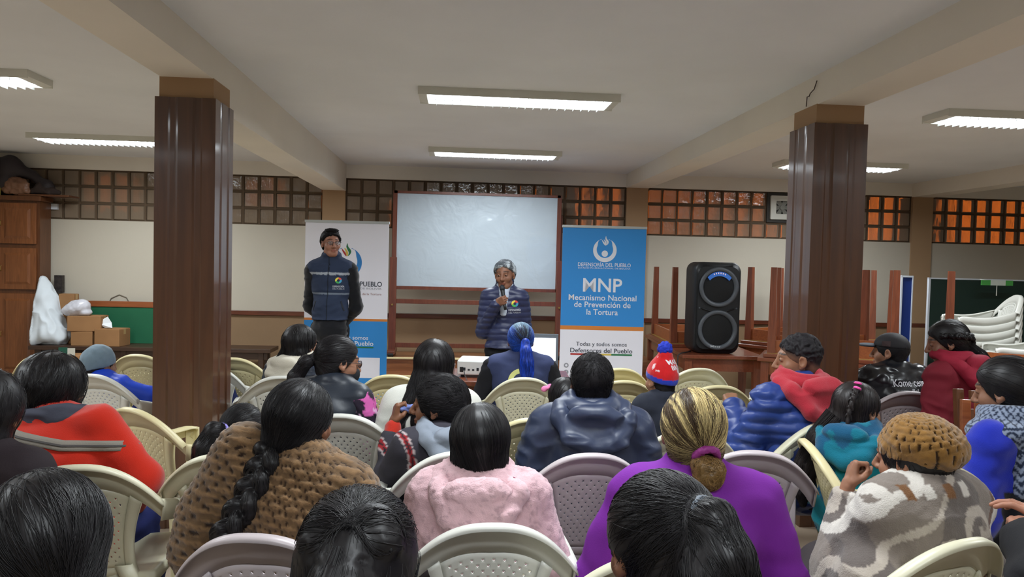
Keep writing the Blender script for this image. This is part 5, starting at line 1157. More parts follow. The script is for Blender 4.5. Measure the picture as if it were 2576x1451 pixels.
# ---- brown crocheted shawl
P = person((757, 958), 2.30, -10, 'person in brown crocheted shawl with thick black braid down the back', g=1.12, sw=0.20, lean=6, side=8, hyaw=-8, hpitch=3, hs=1.05, ho=(-0.03, 0.035, 0.118))
def crochet(Q, V, N, c):
    v = -Q[:, 2]; a = np.arctan2(Q[:, 0], -Q[:, 1]+0.0)
    row = v/0.026; sc = np.abs(np.sin(a*9+np.floor(row)*1.57)); f = (row+0.35*sc) % 1.0
    k = np.where(f < 0.32, 1.0, 0.62)*(0.9+0.2*vnoise(V*120, 3))
    hole = (f > 0.55)*(np.abs(np.sin(a*27+np.floor(row)*1.57)) < 0.42)
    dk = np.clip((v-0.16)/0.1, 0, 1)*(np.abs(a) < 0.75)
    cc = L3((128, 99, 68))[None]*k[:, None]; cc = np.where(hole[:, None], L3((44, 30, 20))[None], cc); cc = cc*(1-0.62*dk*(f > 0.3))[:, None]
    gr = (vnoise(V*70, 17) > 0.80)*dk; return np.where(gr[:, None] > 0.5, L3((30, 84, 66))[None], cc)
P_sh = torso(P, 0.035)+[C(P.sh[0]+np.array([0, 0, 0.02]), P.el[0]+np.array([-0.03, 0, 0]), 0.10*P.su, 0.11*P.su), C(P.sh[1], P.el[1]+np.array([0.02, 0, 0.02]), 0.09*P.su, 0.10*P.su), C(P.el[0], P.wr[0], 0.1, 0.08), C(P.el[1], P.wr[1], 0.1, 0.08), C(P.tt(-0.2, -0.02, 0.02), P.tt(-0.29, 0.0, -0.22), 0.075*P.su, 0.09*P.su)]
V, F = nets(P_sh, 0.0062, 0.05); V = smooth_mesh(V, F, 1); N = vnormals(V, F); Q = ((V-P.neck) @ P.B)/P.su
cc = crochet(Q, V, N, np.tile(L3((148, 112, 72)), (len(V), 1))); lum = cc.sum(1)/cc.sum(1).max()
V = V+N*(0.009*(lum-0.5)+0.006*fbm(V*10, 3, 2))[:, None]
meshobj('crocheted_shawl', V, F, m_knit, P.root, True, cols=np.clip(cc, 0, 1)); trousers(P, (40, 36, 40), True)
hair_obj(P, scalp(0.018)+[E((-0.01, -0.05, -0.05), (0.076, 0.06, 0.08))], amp=0.003, flow=to_point((-0.03, -0.13, -0.13)), nstr=1200, steps=16, r=0.00055)
braid(P, [(-0.025, -0.095, -0.07), (-0.04, -0.15, -0.16), (-0.075, -0.20, -0.26), (-0.13, -0.225, -0.37), (-0.20, -0.23, -0.47), (-0.27, -0.225, -0.57)], (0.05, 0.045, 0.04, 0.036, 0.032, 0.024), n=17)
# ---- red sweater
P = person((135, 893), 2.84, 2, 'person in bright red sweater with grey-striped bag strap across the back', g=1.28, sw=0.20, lean=12, side=-8, hs=1.14, ho=(-0.05, 0.075, 0.08), el=[(-0.24, 0.1, -0.28), (0.30, 0.05, -0.26)], wr=[(-0.1, 0.3, -0.36), (0.15, 0.30, -0.34)])
jk = coat(P, (186, 40, 22), m_knit, 0.024, False, 'sweater', (0.014, 7, 2), h=0.0095)
wear(P, 'shirt_collar', [T(P.tt(0, -0.005, 0.01), 0.085*P.su, 0.022*P.su, P.B @ rotm(x=-6), (1.3, 1.0)), E(P.tt(0.02, -0.07, -0.02), (0.10, 0.03, 0.03), P.B)], (62, 64, 76), m_cloth, 0.008, 0.03, (0.006, 20, 2))
st_ = strap(P, [(-0.19, -0.01), (-0.05, -0.07), (0.10, -0.12), (0.31, -0.15)], 0.038, (128, 122, 112), 'bag_strap', jk); strap(P, [(-0.19, -0.01), (-0.05, -0.07), (0.10, -0.12), (0.31, -0.15)], 0.008, (70, 66, 64), 'strap_stripe', jk, st_, 0.0115, 0.002)
trousers(P, (36, 46, 104), True)
short_hair(P, 0.026, ((0, 0.08, 0.04), (0, 0.16, -0.07)), nstr=1400, amp=0.007, jit=0.15, dirn=(0.1, -0.5, -0.9), ds=0.009, m=m_hair, extra=[E((0.0, -0.03, -0.045), (0.088, 0.085, 0.075)), E((0.02, -0.045, -0.09), (0.06, 0.055, 0.04))], r=0.0006)
# ---- dark figure at the left edge
P = person((-36, 935), 2.35, 0, 'person in dark coat at left edge, half outside the picture', hs=1.08, lean=8, ho=(0.0, 0.04, 0.12))
coat(P, (38, 30, 34), m_cloth, 0.03, True, 'coat', h=0.013); trousers(P)
short_hair(P, 0.026, ((0, 0.08, 0.03), (0, 0.16, -0.05)), nstr=600, jit=0.12, r=0.0006, dirn=(0, -0.4, -1), ds=0.01, m=m_hair, extra=[E((0, -0.03, -0.06), (0.085, 0.08, 0.08))], col=BLACK*1.3)
# ---- child in grey beanie
def beanie(P, col, m, top=0.05, name='knitted_hat', colf=None, h=0.007, amp=0.003, cuffc=None, tall=0.0):
    pr = [E((0, -0.012, 0.035), (0.090, 0.110, 0.092+top)), AND(PL((0, 0.07, 0.028), (0, 0.1, -0.45)), 0.01)]
    if tall: pr.insert(1, K(C((0, -0.02, 0.06), (0.0, -0.03, 0.06+tall), 0.085, 0.045), 0.03))
    V, F = nets(pr, h, 0.02); N = vnormals(V, F); V = V+N*(amp*fbm(V*np.array([30, 30, 9]), 3, 2)+0.5*amp*(1-2*np.abs(fbm(V*11, 6, 2))))[:, None]
    c = np.tile(L3(col), (len(V), 1))*(1+0.06*fbm(V*40, 2, 2))[:, None]
    if colf: c = colf(V, N, c)
    o = meshobj(name, P.hh(V), F, m, P.root, True, cols=np.clip(c, 0, 1)); P.hat = (V, F); return o
P = person((250, 872), 4.68, -12, 'child in grey-blue beanie and bright blue jacket', hs=0.98, lean=10, side=0, hyaw=-14, hroll=4, su=0.80, skin=(150, 108, 84), ho=(-0.06, 0.03, 0.085), sw=0.21, el=[(-0.24, 0.05, -0.3), (0.36, 0.1, -0.14)])
beanie(P, (108, 126, 138), m_knit, 0.02, amp=0.004); coat(P, (26, 62, 178), m_nylon, 0.022, True); trousers(P)
short_hair(P, 0.006, ((0, 0.05, 0.0), (0, 0.2, -0.06)), nstr=120)
# ---- navy jacket behind the left column
P = person((505, 846), 5.15, 0, 'person in navy jacket mostly hidden behind the left wooden column', hs=1.0, sw=0.22, g=1.15)
coat(P, (30, 38, 80), m_cloth, 0.03, h=0.013); trousers(P); short_hair(P, nstr=150)
# ---- long-haired girl with white hood
P = person((758, 817), 4.72, -22, 'girl with long brown-black hair, white hood and dark puffer jacket', hs=1.05, hyaw=-10, lean=8, su=0.92)
coat(P, (38, 46, 60), m_nylon, 0.03, True, 'puffer_jacket', (0.004, 14, 2), (70, 0.012))
hood(P, 0.03, (206, 200, 184), m_fleece, 1.1); trousers(P)
lh = lambda V: np.where((V[:, 2] > -0.12)[:, None], BLACK*1.2, L3((58, 38, 28)))
hair_obj(P, scalp(0.018)+[E((0, -0.03, -0.04), (0.088, 0.082, 0.085))], amp=0.003, flow=part_fall(), nstr=500, steps=14, r=0.0009, colf=lh, tails=[([(-0.04, -0.06, -0.04), (-0.06, -0.115, -0.13), (-0.085, -0.14, -0.21), (-0.09, -0.13, -0.28)], (0.05, 0.045, 0.04, 0.02)), ([(0.045, -0.05, -0.04), (0.02, -0.12, -0.12), (-0.01, -0.165, -0.19)], (0.05, 0.04, 0.02))])
# ---- masked woman
P = person((852, 845), 3.70, -18, 'woman with black ponytail, glasses and black face mask in a dark vest', hs=1.03, hyaw=-40, hpitch=10, lean=12, side=2, g=1.2, sw=0.20, skin=(176, 126, 100), su=0.92, el=[None, (0.27, 0.05, -0.3)])
coat(P, (34, 40, 50), m_nylon, 0.03, True, 'padded_vest', (0.005, 12, 2), (42, 0.008), sl=False); 
def floral(Q, V, N, c):
    n = fbm(V*26, 31, 2); n2 = vnoise(V*48, 7); c = np.where((n > 0.12)[:, None], L3((196, 92, 160)), c); c = np.where((n2 > 0.45)[:, None], L3((214, 170, 204)), c); return c
wear(P, 'floral_sleeves', sleeves(P, 0.016), (34, 26, 40), m_cloth, 0.009, 0.03, (0.005, 16, 2), floral); trousers(P)
tp = (-0.02, -0.115, 0.005)
hair_obj(P, scalp(0.014), amp=0.0025, flow=to_point(tp), nstr=700, steps=16, r=0.0007, tails=[([tp, (-0.03, -0.15, -0.02), (-0.06, -0.175, -0.10), (-0.10, -0.17, -0.20), (-0.13, -0.15, -0.30)], (0.02, 0.03, 0.034, 0.034, 0.015))], col=BLACK*1.5)
V, F = nets([E((0, 0.045, -0.055), (0.062, 0.062, 0.05)), E((0, 0.085, -0.045), (0.03, 0.028, 0.04)), AND(PL((0, 0.09, -0.018), (0, -0.25, 1)), 0.004), AND(PL((0, 0.018, 0), (0, -1, 0)), 0.01)], 0.005, 0.02); meshobj('face_mask', P.hh(V*np.array([1.03, 1.03, 1])), F, mat('black mask', (22, 24, 30), 0.7), P.root)
def glasses(P, col=(60, 60, 66), m=None):
    b = MB(); m = m or mat('glasses frame', col, 0.35, 0.5, metal=0.5)
    for s in (-1, 1):
        b.tube([(s*0.033+0.023*math.cos(a), 0.1015-0.004*abs(math.cos(a)), 0.008+0.017*math.sin(a)) for a in np.linspace(0, 2*math.pi, 21)], 0.0016, 6, caps=False); b.tube([(s*0.056, 0.099, 0.014), (s*0.076, 0.08, 0.015), (s*0.084, 0.01, 0.012)], 0.0016, 6)
    b.tube([(-0.011, 0.104, 0.011), (0.011, 0.104, 0.011)], 0.0016, 6); b.V = [tuple(v) for v in P.hh(np.array(b.V))]; g_ = b.build('glasses', m, P.root, True)
    for s in (-1, 1): meshobj('lens', P.hh(np.array([(s*0.033, 0.1015, 0.008)]+[(s*0.033+0.0225*math.cos(a), 0.1005, 0.008+0.0165*math.sin(a)) for a in np.linspace(0, 2*math.pi, 17)[:-1]])), [(0, i+1, (i+1) % 16+1) for i in range(16)], mat('lens', (240, 245, 250), 0.05, 0.5, trans=0.92), g_, False)
glasses(P)
# ---- white sweater, long black hair
P = person((1093, 855), 3.62, 0, 'woman in white sweater with long loose black hair', hs=1.04, lean=6, g=1.12, sw=0.195, hroll=3)
coat(P, (208, 208, 200), m_knit, 0.024, True, 'sweater', (0.006, 10, 2)); trousers(P)
hair_obj(P, scalp(0.018, True, ((0, 0.085, 0.05), (0, 0.16, -0.06)))+[E((0, -0.035, -0.05), (0.092, 0.084, 0.10))], amp=0.003, flow=part_fall(), nstr=900, steps=15, r=0.0007, tails=[([(0.0, -0.06, -0.06), (0.0, -0.115, -0.15), (-0.01, -0.15, -0.24), (-0.02, -0.15, -0.32)], (0.085, 0.075, 0.06, 0.02)), ([(-0.05, -0.05, -0.06), (-0.075, -0.1, -0.16), (-0.095, -0.12, -0.26), (-0.10, -0.12, -0.33)], (0.05, 0.05, 0.035, 0.012)), ([(0.05, -0.05, -0.06), (0.075, -0.1, -0.15), (0.08, -0.12, -0.23), (0.06, -0.12, -0.28)], (0.05, 0.045, 0.03, 0.012))])
# ---- boy eating, profile
P = person((1105, 944), 3.14, 30, 'boy in grey and red hooded jacket eating from a blue wrapper', hs=1.05, hyaw=52, hpitch=-2, lean=6, su=0.86, skin=(138, 92, 66), el=[(-0.19, 0.26, -0.30), None], wr=[(-0.11, 0.36, 0.02), None], hand=('grip', 'relaxed'), hrot=[((0.25, 0.05, 1.0), (-0.9, 0.2, 0.2)), None], sw=0.20, g=1.12)
def boyj(Q, V, N, c):
    a = Q[:, 0]+0.20+0.25*(Q[:, 2]+0.06); m_ = (Q[:, 0] < -0.08)*(Q[:, 2] > -0.30)
    for o_, w_, k in ((0.0, 0.011, (150, 34, 40)), (0.0, 0.004, (30, 28, 34)), (0.015, 0.003, (180, 166, 166)), (-0.015, 0.003, (180, 166, 166))): c = np.where(((np.abs(a-o_) < w_)*m_)[:, None], L3(k), c)
    return c
coat(P, (54, 52, 60), m_cloth, 0.026, True, 'hooded_jacket', (0.006, 12, 2), None, boyj, cuff=0.25)
hood(P, 0.026, (128, 136, 148), m_cloth, 1.0)
wear(P, 'red_sleeve', [C(P.el[0]+(P.wr[0]-P.el[0])*0.45, P.wr[0]-(P.wr[0]-P.el[0])*0.06, 0.052*P.su, 0.043*P.su)], (176, 44, 30), m_knit, 0.008, 0.02, (0.003, 20, 1)); trousers(P)
short_hair(P, 0.020, ((0, 0.085, 0.058), (0, 0.16, -0.08)), nstr=1100, amp=0.006, dirn=(0.1, 0.7, 0.1), ds=0.007)
Mh = P.hrot[0]; wpos = P.wr[0]+Mh @ np.array([0.01, 0.085, -0.05])
wp = np.array(P.root.matrix_world.to_3x3() if False else Euler((0, 0, P.root.rotation_euler[2])).to_matrix()) @ wpos+np.array(P.root.location)
V, F = nets([C(wp+np.array([-0.03, -0.01, 0.0]), wp+np.array([0.07, -0.01, 0.0]), 0.016, 0.024), E(wp+np.array([0.07, -0.01, 0.02]), (0.03, 0.02, 0.022))], 0.005, 0.02); V = V+vnormals(V, F)*(0.008*fbm(V*45, 3, 2))[:, None]
o = meshobj('snack_wrapper', V, F, mat('blue wrapper', (124, 140, 206), 0.3, 0.5, vary=(18, 0.35)), None); tag(o, 'shiny blue snack wrapper in the hand of the boy eating', 'wrapper')
# ---- little girl, lilac hair tie
P = person((612, 1016), 2.92, 6, 'small girl in navy fleece with black ponytail and lilac hair tie', hs=0.93, su=0.66, hyaw=-6, hpitch=6, lean=6)
coat(P, (34, 38, 78), m_fleece, 0.03, True, 'fleece_top'); trousers(P)
tp = (-0.035, -0.098, 0.03)
hair_obj(P, scalp(0.014), amp=0.0025, flow=to_point(tp), nstr=900, steps=15, r=0.00055, tails=[([tp, (-0.07, -0.14, 0.03), (-0.10, -0.15, -0.04), (-0.11, -0.14, -0.13), (-0.10, -0.13, -0.2)], (0.02, 0.036, 0.044, 0.04, 0.012))]); band(P, (-0.042, -0.11, 0.032), 0.022, 0.009, (-0.45, -0.85, 0.05), (150, 140, 220))
# ---- blue ponytail
P = person((1311, 811), 4.95, 2, 'woman with bright blue ponytail in navy vest with round emblem', hs=0.98, lean=6, su=0.96, sw=0.215, g=1.15, el=[(-0.28, 0.02, -0.30), (0.27, 0.02, -0.32)])
vest = coat(P, (50, 58, 92), m_cloth, 0.028, True, 'vest', (0.005, 12, 2), sl=False); keep = P.last
wear(P, 'black_sleeves', sleeves(P, 0.016), (22, 22, 28), m_cloth, 0.011, 0.03, (0.006, 14, 2)); trousers(P)
for q, (a0, a1, cc) in enumerate(((100, 178, (196, 196, 120)), (182, 262, (84, 190, 96)))):
    n = 14; A = np.radians(np.linspace(a0, a1, n)); V = np.array([(0.085*math.cos(a), 0, 0.085*math.sin(a)) for a in A]+[(0.055*math.cos(a), 0, 0.055*math.sin(a)) for a in A]); F = [(i, i+1, n+i+1, n+i) for i in range(n-1)]
    decal(P, '', (0.0, 0, -0.150), 1, 0, cc, keep, name='round_emblem', extra=(V, F), parent=vest)
tp = (0.02, -0.105, 0.0)
def bluef(V):
    k = np.clip(1.9-np.hypot((V[:, 0]-0.01)/0.05, (V[:, 2]-0.05)/0.055)*1.3, 0, 1)*(V[:, 1] < -0.02); t = np.clip((V[:, 2]-0.085)/0.03, 0, 1); c = L3((30, 78, 176))[None]*(0.6+0.8*np.clip(vnoise(V*60, 2), 0, 1))[:, None]
    c = c*(1-t)[:, None]+L3((120, 150, 170))[None]*t[:, None]*0.7; return c*(1-k)[:, None]+BLACK[None]*1.5*k[:, None]
hair_obj(P, scalp(0.014), amp=0.002, flow=to_point(tp), nstr=700, steps=15, r=0.0009, colf=bluef)
bt = lambda V: L3((26, 66, 178))[None]*(0.7+0.7*np.clip(vnoise(V*np.array([90, 90, 12]), 5), -0.3, 1))[:, None]
hair_obj(P, [E((0.025, -0.125, 0.005), (0.026, 0.026, 0.032))], 0.006, 0.015, 0.003, 60, lambda V: np.tile([0.1, -0.1, -1.0], (len(V), 1)), 200, 10, 0.015, 0.003, 0.0011, 0.1, colf=bt, tails=[([(0.025, -0.125, 0.0), (0.03, -0.16, -0.05), (0.036, -0.175, -0.12), (0.04, -0.17, -0.20), (0.04, -0.16, -0.26)], (0.026, 0.038, 0.044, 0.042, 0.02))], name='ponytail')
# ---- navy hooded jacket man
P = person((1490, 888), 3.20, 0, 'man in navy hooded jacket with short black hair, seen from behind', hs=1.02, sw=0.215, g=1.12, lean=5, hpitch=-2, el=[(-0.28, 0.03, -0.33), (0.28, 0.03, -0.33)], skin=(112, 76, 58))
coat(P, (42, 50, 72), m_nylon, 0.03, False, 'hooded_jacket', (0.013, 10, 2), h=0.009, extra=[T(P.tt(0, 0.0, 0.028), 0.082*P.su, 0.024*P.su, P.B)])
s = P.su; hood(P, 0.03, (46, 54, 76), m_nylon, 1.2); trousers(P)
short_hair(P, 0.014, ((0, 0.085, 0.064), (0, 0.15, -0.075)), nstr=1500, amp=0.003, dirn=(0.1, -0.3, 0.5), ds=0.0045, r=0.0007)
# ---- small child with pink bow
P = person((1420, 948), 3.60, 4, 'small child with pink bow in black hair beside the navy hooded jacket', hs=0.84, su=0.62, lean=4)
def pinkst(Q, V, N, c): return np.where((np.sin(Q[:, 0]*110) > 0.5)[:, None], L3((60, 40, 50)), c)
coat(P, (206, 160, 172), m_knit, 0.022, True, 'striped_top', colf=pinkst); trousers(P)
hair_obj(P, scalp(0.016), amp=0.003, flow=part_fall(), nstr=300, steps=12, r=0.0008, tails=[([(-0.05, -0.05, -0.02), (-0.085, -0.07, -0.08), (-0.09, -0.07, -0.14)], (0.03, 0.03, 0.012))])
V, F = nets([E((-0.078, 0.0, 0.075), (0.022, 0.010, 0.017), rotm(y=20)), E((-0.114, 0.0, 0.062), (0.022, 0.010, 0.018), rotm(y=-25)), E((-0.097, -0.004, 0.068), (0.01, 0.012, 0.01))], 0.005, 0.006); meshobj('hair_bow', P.hh(V), F, mat('pink bow', (236, 130, 180), 0.6), P.root)
# ---- red beanie child
P = person((1664, 906), 4.20, 14, 'child in red and blue pompom hat with white lettering', hs=0.93, su=0.74, hyaw=14, lean=4, skin=(172, 124, 98))
def redhat(V, N, c):
    sp = (vnoise(V*38, 4) > 0.62)*(np.abs(V[:, 0]) > 0.03); c = np.where(sp[:, None], L3((226, 200, 204)), c)
    return np.where(((V[:, 2]-0.24*V[:, 1]) < 0.052)[:, None], L3((34, 58, 176)), c)
beanie(P, (196, 30, 34), m_knit, 0.03, colf=redhat, tall=0.10, amp=0.002); hv, hf = P.hat
def hat_text(s, cz, size, w):
    V, F = text_mesh(s, w, size, 0.02); tree = BVHTree.FromPolygons([tuple(v) for v in hv], [tuple(map(int, f)) for f in hf]); out = []; R = rotm(z=18)
    for v in V:
        q = R @ np.array([v[0], -0.3, cz+v[2]]); d = R @ np.array([0, 1.0, 0]); h_ = tree.ray_cast(Vector(q), Vector(d)); out.append(np.array(h_[0])-d*0.002 if h_[0] is not None else q+d*0.2)
    return meshobj('hat_lettering', P.hh(np.array(out)), F, mat('hat white print', (226, 222, 226), 0.6), P.root, False)
hat_text('MARIO', 0.118, 0.026, 0.105); hat_text('BROS', 0.086, 0.026, 0.09)
V, F = nets([E((0, -0.03, 0.205), (0.045, 0.045, 0.043))], 0.005); V = V+vnormals(V, F)*(0.006*vnoise(V*110, 3))[:, None]; meshobj('pompom', P.hh(V), F, mat('blue pompom', (36, 56, 180), 0.9, bump=(200, 0.6)), P.root)
coat(P, (40, 44, 56), m_cloth, 0.026, h=0.012); trousers(P); short_hair(P, 0.005, ((0, 0.05, 0.0), (0, 0.2, -0.06)), nstr=80)
# ---- red hood, blue puffer
P = person((2010, 840), 3.72, 22, 'man in blue puffer jacket with red hood, face in left profile', hs=1.04, hyaw=58, hpitch=3, lean=8, side=0, sw=0.21, g=1.15, skin=(160, 114, 86), el=[(-0.24, 0.12, -0.28), (0.28, 0.04, -0.32)], wr=[(-0.12, 0.34, -0.10), None], hand=('fist', 'relaxed'), ho=(0.03, 0.045, 0.115))
coat(P, (40, 62, 128), m_nylon, 0.026, False, 'puffer_jacket', (0.010, 13, 2), (62, 0.016), h=0.009, cuff=0.12)
hood(P, 0.026, (172, 48, 60), m_fleece, 1.15, name='red_hood'); trousers(P)
def fade(V): k = np.clip((V[:, 2]-0.9*V[:, 1]*0.6-0.005)/0.03, 0, 1); return BLACK[None]*1.6*k[:, None]+L3((92, 66, 52))[None]*(1-k)[:, None]
short_hair(P, 0.004, ((0, 0.08, 0.05), (0, 0.17, -0.10)), nstr=0, amp=0.0005, colf=fade, m=m_hairm)
hair_obj(P, [E((0, -0.014, 0.045), (0.082, 0.098, 0.086)), AND(PL((0, 0.085, 0.072), (0, 0.085, -0.155)), 0.012)], 0.006, 0.018, 0.008, 55, None, 0, col=BLACK*2.2, m=m_hairm, name='curly_crown')
# ---- black cap, lettered jacket
P = person((2240, 838), 4.90, 14, 'man in black cap and glossy black jacket with lettering on the back', hs=1.02, hyaw=38, lean=8, sw=0.225, g=1.2, skin=(170, 122, 96), el=[(-0.27, 0.05, -0.32), (0.30, 0.0, -0.30)])
jk = coat(P, (26, 27, 31), m_gloss, 0.034, True, 'black_jacket', (0.012, 12, 2), (34, 0.008)); keep = P.last
decal(P, 'Kome center', (0.03, 0, -0.105), 1, 0.048, (206, 206, 212), keep, 0.008, 0.27, parent=jk); decal(P, 'fácil', (0.03, 0, -0.150), 1, 0.026, (206, 206, 212), keep, 0.01, 0.05, parent=jk); trousers(P)
short_hair(P, 0.010, ((0, 0.06, 0.02), (0, 0.2, -0.12)), nstr=200)
V, F = nets([E((0, -0.012, 0.045), (0.088, 0.108, 0.09)), AND(PL((0, 0.07, 0.045), (0, 0.05, -1)), 0.006)], 0.006, 0.02); cp = meshobj('cap', P.hh(V), F, mat('black cap', (26, 24, 28), 0.7), P.root)
V, F = nets([E((0, 0.125, 0.043), (0.078, 0.075, 0.012)), AND(PL((0, 0.075, 0.04), (0, -1, 0)), 0.004)], 0.005, 0.01); meshobj('cap_peak', P.hh(V), F, mat('slate peak', (50, 56, 68), 0.7), cp)
meshobj('cap_badge', P.hh(np.array([(-0.0895, -0.02, 0.05), (-0.088, 0.03, 0.052), (-0.086, 0.03, 0.082), (-0.083, -0.02, 0.085)])), [(0, 1, 2, 3)], mat('badge', (60, 44, 44), 0.7), cp, False)
# ---- dark red jacket, braided crown
P = person((2385, 806), 4.35, 34, 'woman in dark red hooded jacket with braided black hair, face left', hs=1.03, hyaw=36, hpitch=14, lean=10, sw=0.20, g=1.1, skin=(140, 96, 74), su=1.0)
coat(P, (104, 20, 34), m_cloth, 0.026, False, 'red_jacket', (0.013, 10, 2)); s = P.su
hood(P, 0.026, (136, 28, 48), m_cloth, 1.05); trousers(P)
hair_obj(P, scalp(0.016), amp=0.003, flow=to_point((0.04, -0.12, -0.06)), nstr=600, steps=14, r=0.0007, tails=[([(0.03, -0.10, -0.05), (0.045, -0.15, -0.11), (0.07, -0.18, -0.17), (0.1, -0.19, -0.22)], (0.04, 0.04, 0.04, 0.02))])
braid(P, [(-0.085, 0.04, 0.055), (-0.095, -0.03, 0.045), (-0.07, -0.10, 0.025), (0.0, -0.125, 0.01), (0.06, -0.13, -0.03)], (0.018, 0.02, 0.02, 0.022, 0.024), n=14, name='crown_braid')
# ---- girl in teal hoodie
P = person((2160, 960), 3.22, -42, 'girl in teal hoodie with long hair, small braid and pink hair ties', hs=0.98, hyaw=-26, hpitch=2, lean=8, su=0.80, skin=(172, 126, 98), g=1.05)
def teal(Q, V, N, c): return np.where((fbm(V*9, 5, 2) > 0.25)[:, None], L3((30, 84, 118)), c)
coat(P, (24, 124, 136), m_fleece, 0.03, False, 'teal_hoodie', (0.013, 11, 2), None, teal); s = P.su
hood(P, 0.03, (26, 112, 134), m_fleece, 1.15, colf=teal); trousers(P, (50, 62, 92))
gh = lambda V: np.tile(L3((40, 34, 34)), (len(V), 1))*0.7
hair_obj(P, scalp(0.014, True, ((0, 0.085, 0.06), (0, 0.16, -0.08)))+[E((0, -0.035, -0.04), (0.082, 0.078, 0.08))], amp=0.003, flow=part_fall(), nstr=900, steps=15, r=0.0006, colf=gh, tails=[([(-0.03, -0.07, -0.04), (-0.07, -0.13, -0.14), (-0.10, -0.17, -0.26), (-0.115, -0.18, -0.36), (-0.11, -0.17, -0.44)], (0.065, 0.06, 0.055, 0.045, 0.015)), ([(-0.06, -0.04, -0.03), (-0.10, -0.08, -0.14), (-0.13, -0.11, -0.26), (-0.13, -0.12, -0.36)], (0.05, 0.045, 0.04, 0.015))])
braid(P, [(0.055, -0.075, 0.105), (0.06, -0.10, 0.06), (0.058, -0.112, 0.0), (0.055, -0.118, -0.08)], (0.016, 0.015, 0.013, 0.011), col=L3((46, 40, 40))*0.7, n=10, name='side_braid')
for q, c_ in (((0.055, -0.07, 0.11), (240, 90, 170)), ((0.02, -0.03, 0.125), (240, 90, 170)), ((0.055, -0.12, -0.085), (226, 180, 200))): band(P, q, 0.011, 0.006, (0.1, -0.4, -0.9), c_)
hair_obj(P, [C((0.055, -0.12, -0.09), (0.05, -0.125, -0.15), 0.016, 0.02)], 0.005, 0.01, 0.003, 60, lambda V: np.tile([0, 0, -1.0], (len(V), 1)), 60, 8, 0.01, 0.003, 0.0006, 0.1, colf=gh, tails=[([(0.052, -0.125, -0.14), (0.048, -0.125, -0.2)], (0.018, 0.006))], name='braid_end')
# ---- crocheted beret and blanket
P = person((2300, 1052), 2.33, 22, 'woman in mustard crocheted beret wrapped in a grey and cream patterned blanket', hs=1.04, hyaw=18, hpitch=4, hroll=-4, lean=6, g=1.25, sw=0.20, ho=(0, 0.045, 0.10), skin=(160, 112, 86), el=[(-0.20, 0.18, -0.30), (0.28, 0.05, -0.33)], wr=[(-0.10, 0.24, -0.02), (0.1, 0.28, -0.36)], hand=('fist', 'relaxed'), hrot=[((0.5, 0.1, 1.0), (-0.8, 0.5, 0.2)), None])
def beret_col(V):
    a = np.arctan2(V[:, 0], V[:, 1]+0.03); q = np.hypot(V[:, 0], V[:, 1]+0.03)+0.35*np.maximum(0, 0.09-V[:, 2]); row = q/0.014; hole = (np.abs(np.sin(a*11+np.floor(row)*1.6)) < 0.35)*((row % 1) > 0.35); hole = hole*(vnoise(V*26, 6) > -0.2)
    return hole, 0.75+0.35*np.abs(np.sin(row*math.pi))+0.15*vnoise(V*130, 3)
V, F = nets([E((0.012, -0.045, 0.062), (0.108, 0.112, 0.075), rotm(x=24)), E((0.0, -0.01, 0.045), (0.088, 0.106, 0.078)), AND(PL((0, 0.06, 0.02), (0, 0.35, -0.9)), 0.012)], 0.0042, 0.03); N = vnormals(V, F); hole, kk = beret_col(V)
V = V+N*(0.006*(kk-0.9)-0.006*hole+0.003*fbm(V*40, 2, 2))[:, None]; c = np.where(hole[:, None], L3((52, 34, 16)), L3((130, 94, 46))[None]*kk[:, None]); meshobj('crocheted_beret', P.hh(V), F, m_knit, P.root, True, cols=np.clip(c, 0, 1))
short_hair(P, 0.014, ((0, 0.06, 0.0), (0, 0.2, -0.04)), nstr=400, dirn=(0, -0.3, -1), ds=0.008, m=m_hair, extra=[E((0.0, -0.045, -0.05), (0.07, 0.06, 0.06)), E((0.0, -0.07, -0.075), (0.05, 0.04, 0.035))])
def spiral(x, z, cx, cz, r0, turns, w, dirn=1):
    dx, dz = x-cx, z-cz; r = np.hypot(dx, dz); th = np.arctan2(dz, dx)*dirn; k = r0/(2*math.pi*turns); f = ((r-k*th)/(k*2*math.pi)) % 1.0; return (np.abs(f-0.5) < w)*(r < r0)
